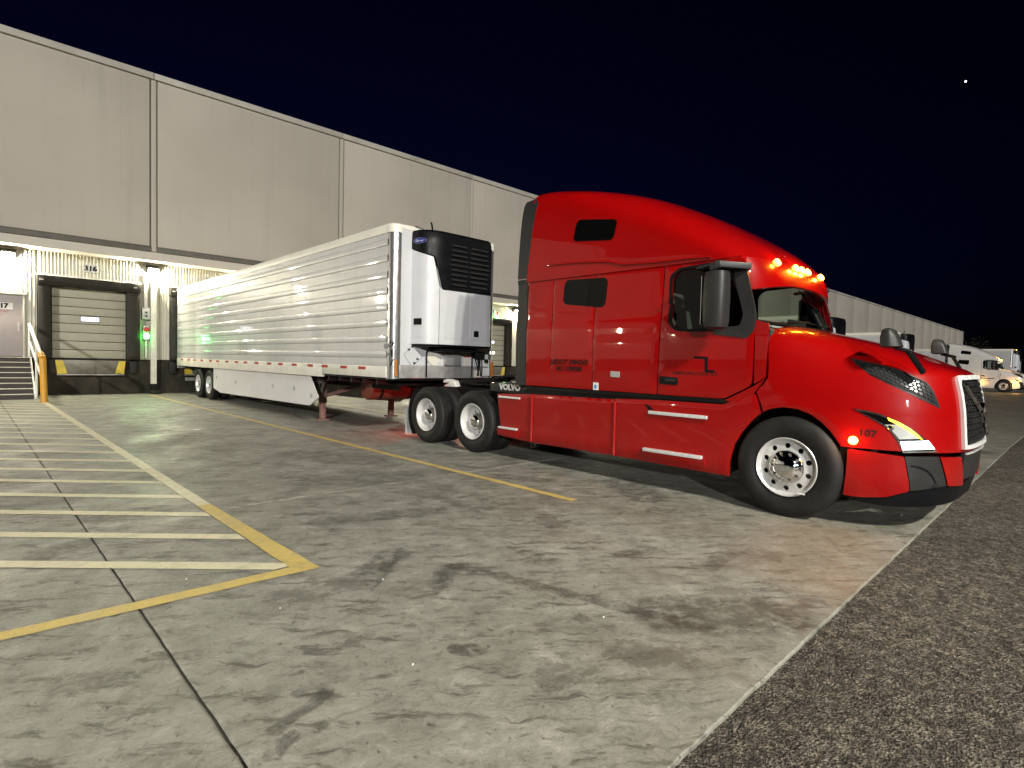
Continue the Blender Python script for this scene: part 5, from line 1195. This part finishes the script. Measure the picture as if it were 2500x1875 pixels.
m = MB(); m.lathe([(0, .10), (.03, .08), (.05, 0)], (77.5, 6.35, 4.0), (0, -1, 0), 12); tag(m.ob('marker_lamp', 'emit_amber', loc=(77.5, 6.35, 4.0)), 'single red-amber marker lamp at the top corner of the far trailer', 'lamp')

# ------------------------------------------------------------------ far trees and one bright star
def tree_mesh(seed, h, r):
    rnd = random.Random(seed); lv = MB(); wood = MB()
    wood.tube((0, 0, 0), (0, 0, h*.55), .35, 8, .18)
    blobs = []
    for k in range(9):
        a = rnd.random()*6.28; d = r*rnd.uniform(.1, .7); z = h*rnd.uniform(.45, .88); blobs.append((d*math.cos(a), d*math.sin(a), z, r*rnd.uniform(.35, .6)))
        wood.tube((0, 0, h*rnd.uniform(.3, .5)), (d*math.cos(a), d*math.sin(a), z), .12, 5, .03)
    for bx_, by_, bz_, br_ in blobs:
        for i in range(150):
            v = Vector((rnd.gauss(0, 1), rnd.gauss(0, 1), rnd.gauss(0, .8))).normalized()*br_*rnd.uniform(.6, 1.05); c_ = Vector((bx_, by_, bz_))+v
            a = Vector((rnd.uniform(-1, 1), rnd.uniform(-1, 1), rnd.uniform(-1, 1))).normalized()*rnd.uniform(.3, .55); b2 = a.orthogonal().normalized()*.3
            lv.add([c_-a, c_-b2, c_+a, c_+b2], [(0, 1, 2, 3)])
    return wood, lv
spots = [(255, 30, 13, 'broad dark tree left of the others beyond the warehouse end'), (262, 14, 16, 'tallest dark tree in the row beyond the warehouse end'), (268, 2, 14, 'dark tree between the tallest tree and the far trailer'),
         (275, -12, 12, 'low dark tree above the far white tractor'), (270, -26, 14, 'dark tree at the right edge of the picture')]
for i, (x, y, h, lab) in enumerate(spots):
    if i < 2:
        wd, lv = tree_mesh(11+i, 18, 8.5); base = empty('tree', (x, y, 0), lab, 'tree', 'dark trees beyond the warehouse')
        for mb_, nm, mt in ((wd, 'trunk', 'bark'), (lv, 'crown', 'leaf')):
            o = mk(nm, [(v[0]+x, v[1]+y, v[2]) for v in mb_.v], mb_.f, mt, base)
        base.scale = (h/18,)*3; protos = (protos if i else [])+[base]
    else:
        c = copy_tree(protos[i % 2]); c.location = (x, y, 0); c.rotation_euler.z = i*1.3; c.scale = (h/18,)*3; c['label'] = lab
d = px2cam(2086*2500/2212, 176*2500/2212); p_ = Vector((0, 0, CAM_H))+d*1250
m = MB(); m.lathe([(-1.9*math.cos(math.pi*i/8), 1.9*math.sin(math.pi*i/8)) for i in range(9)], p_, (0, 0, 1), 12); tag(m.ob('star', 'emit_star', loc=tuple(p_)), 'single bright star in the night sky at upper right', 'star')
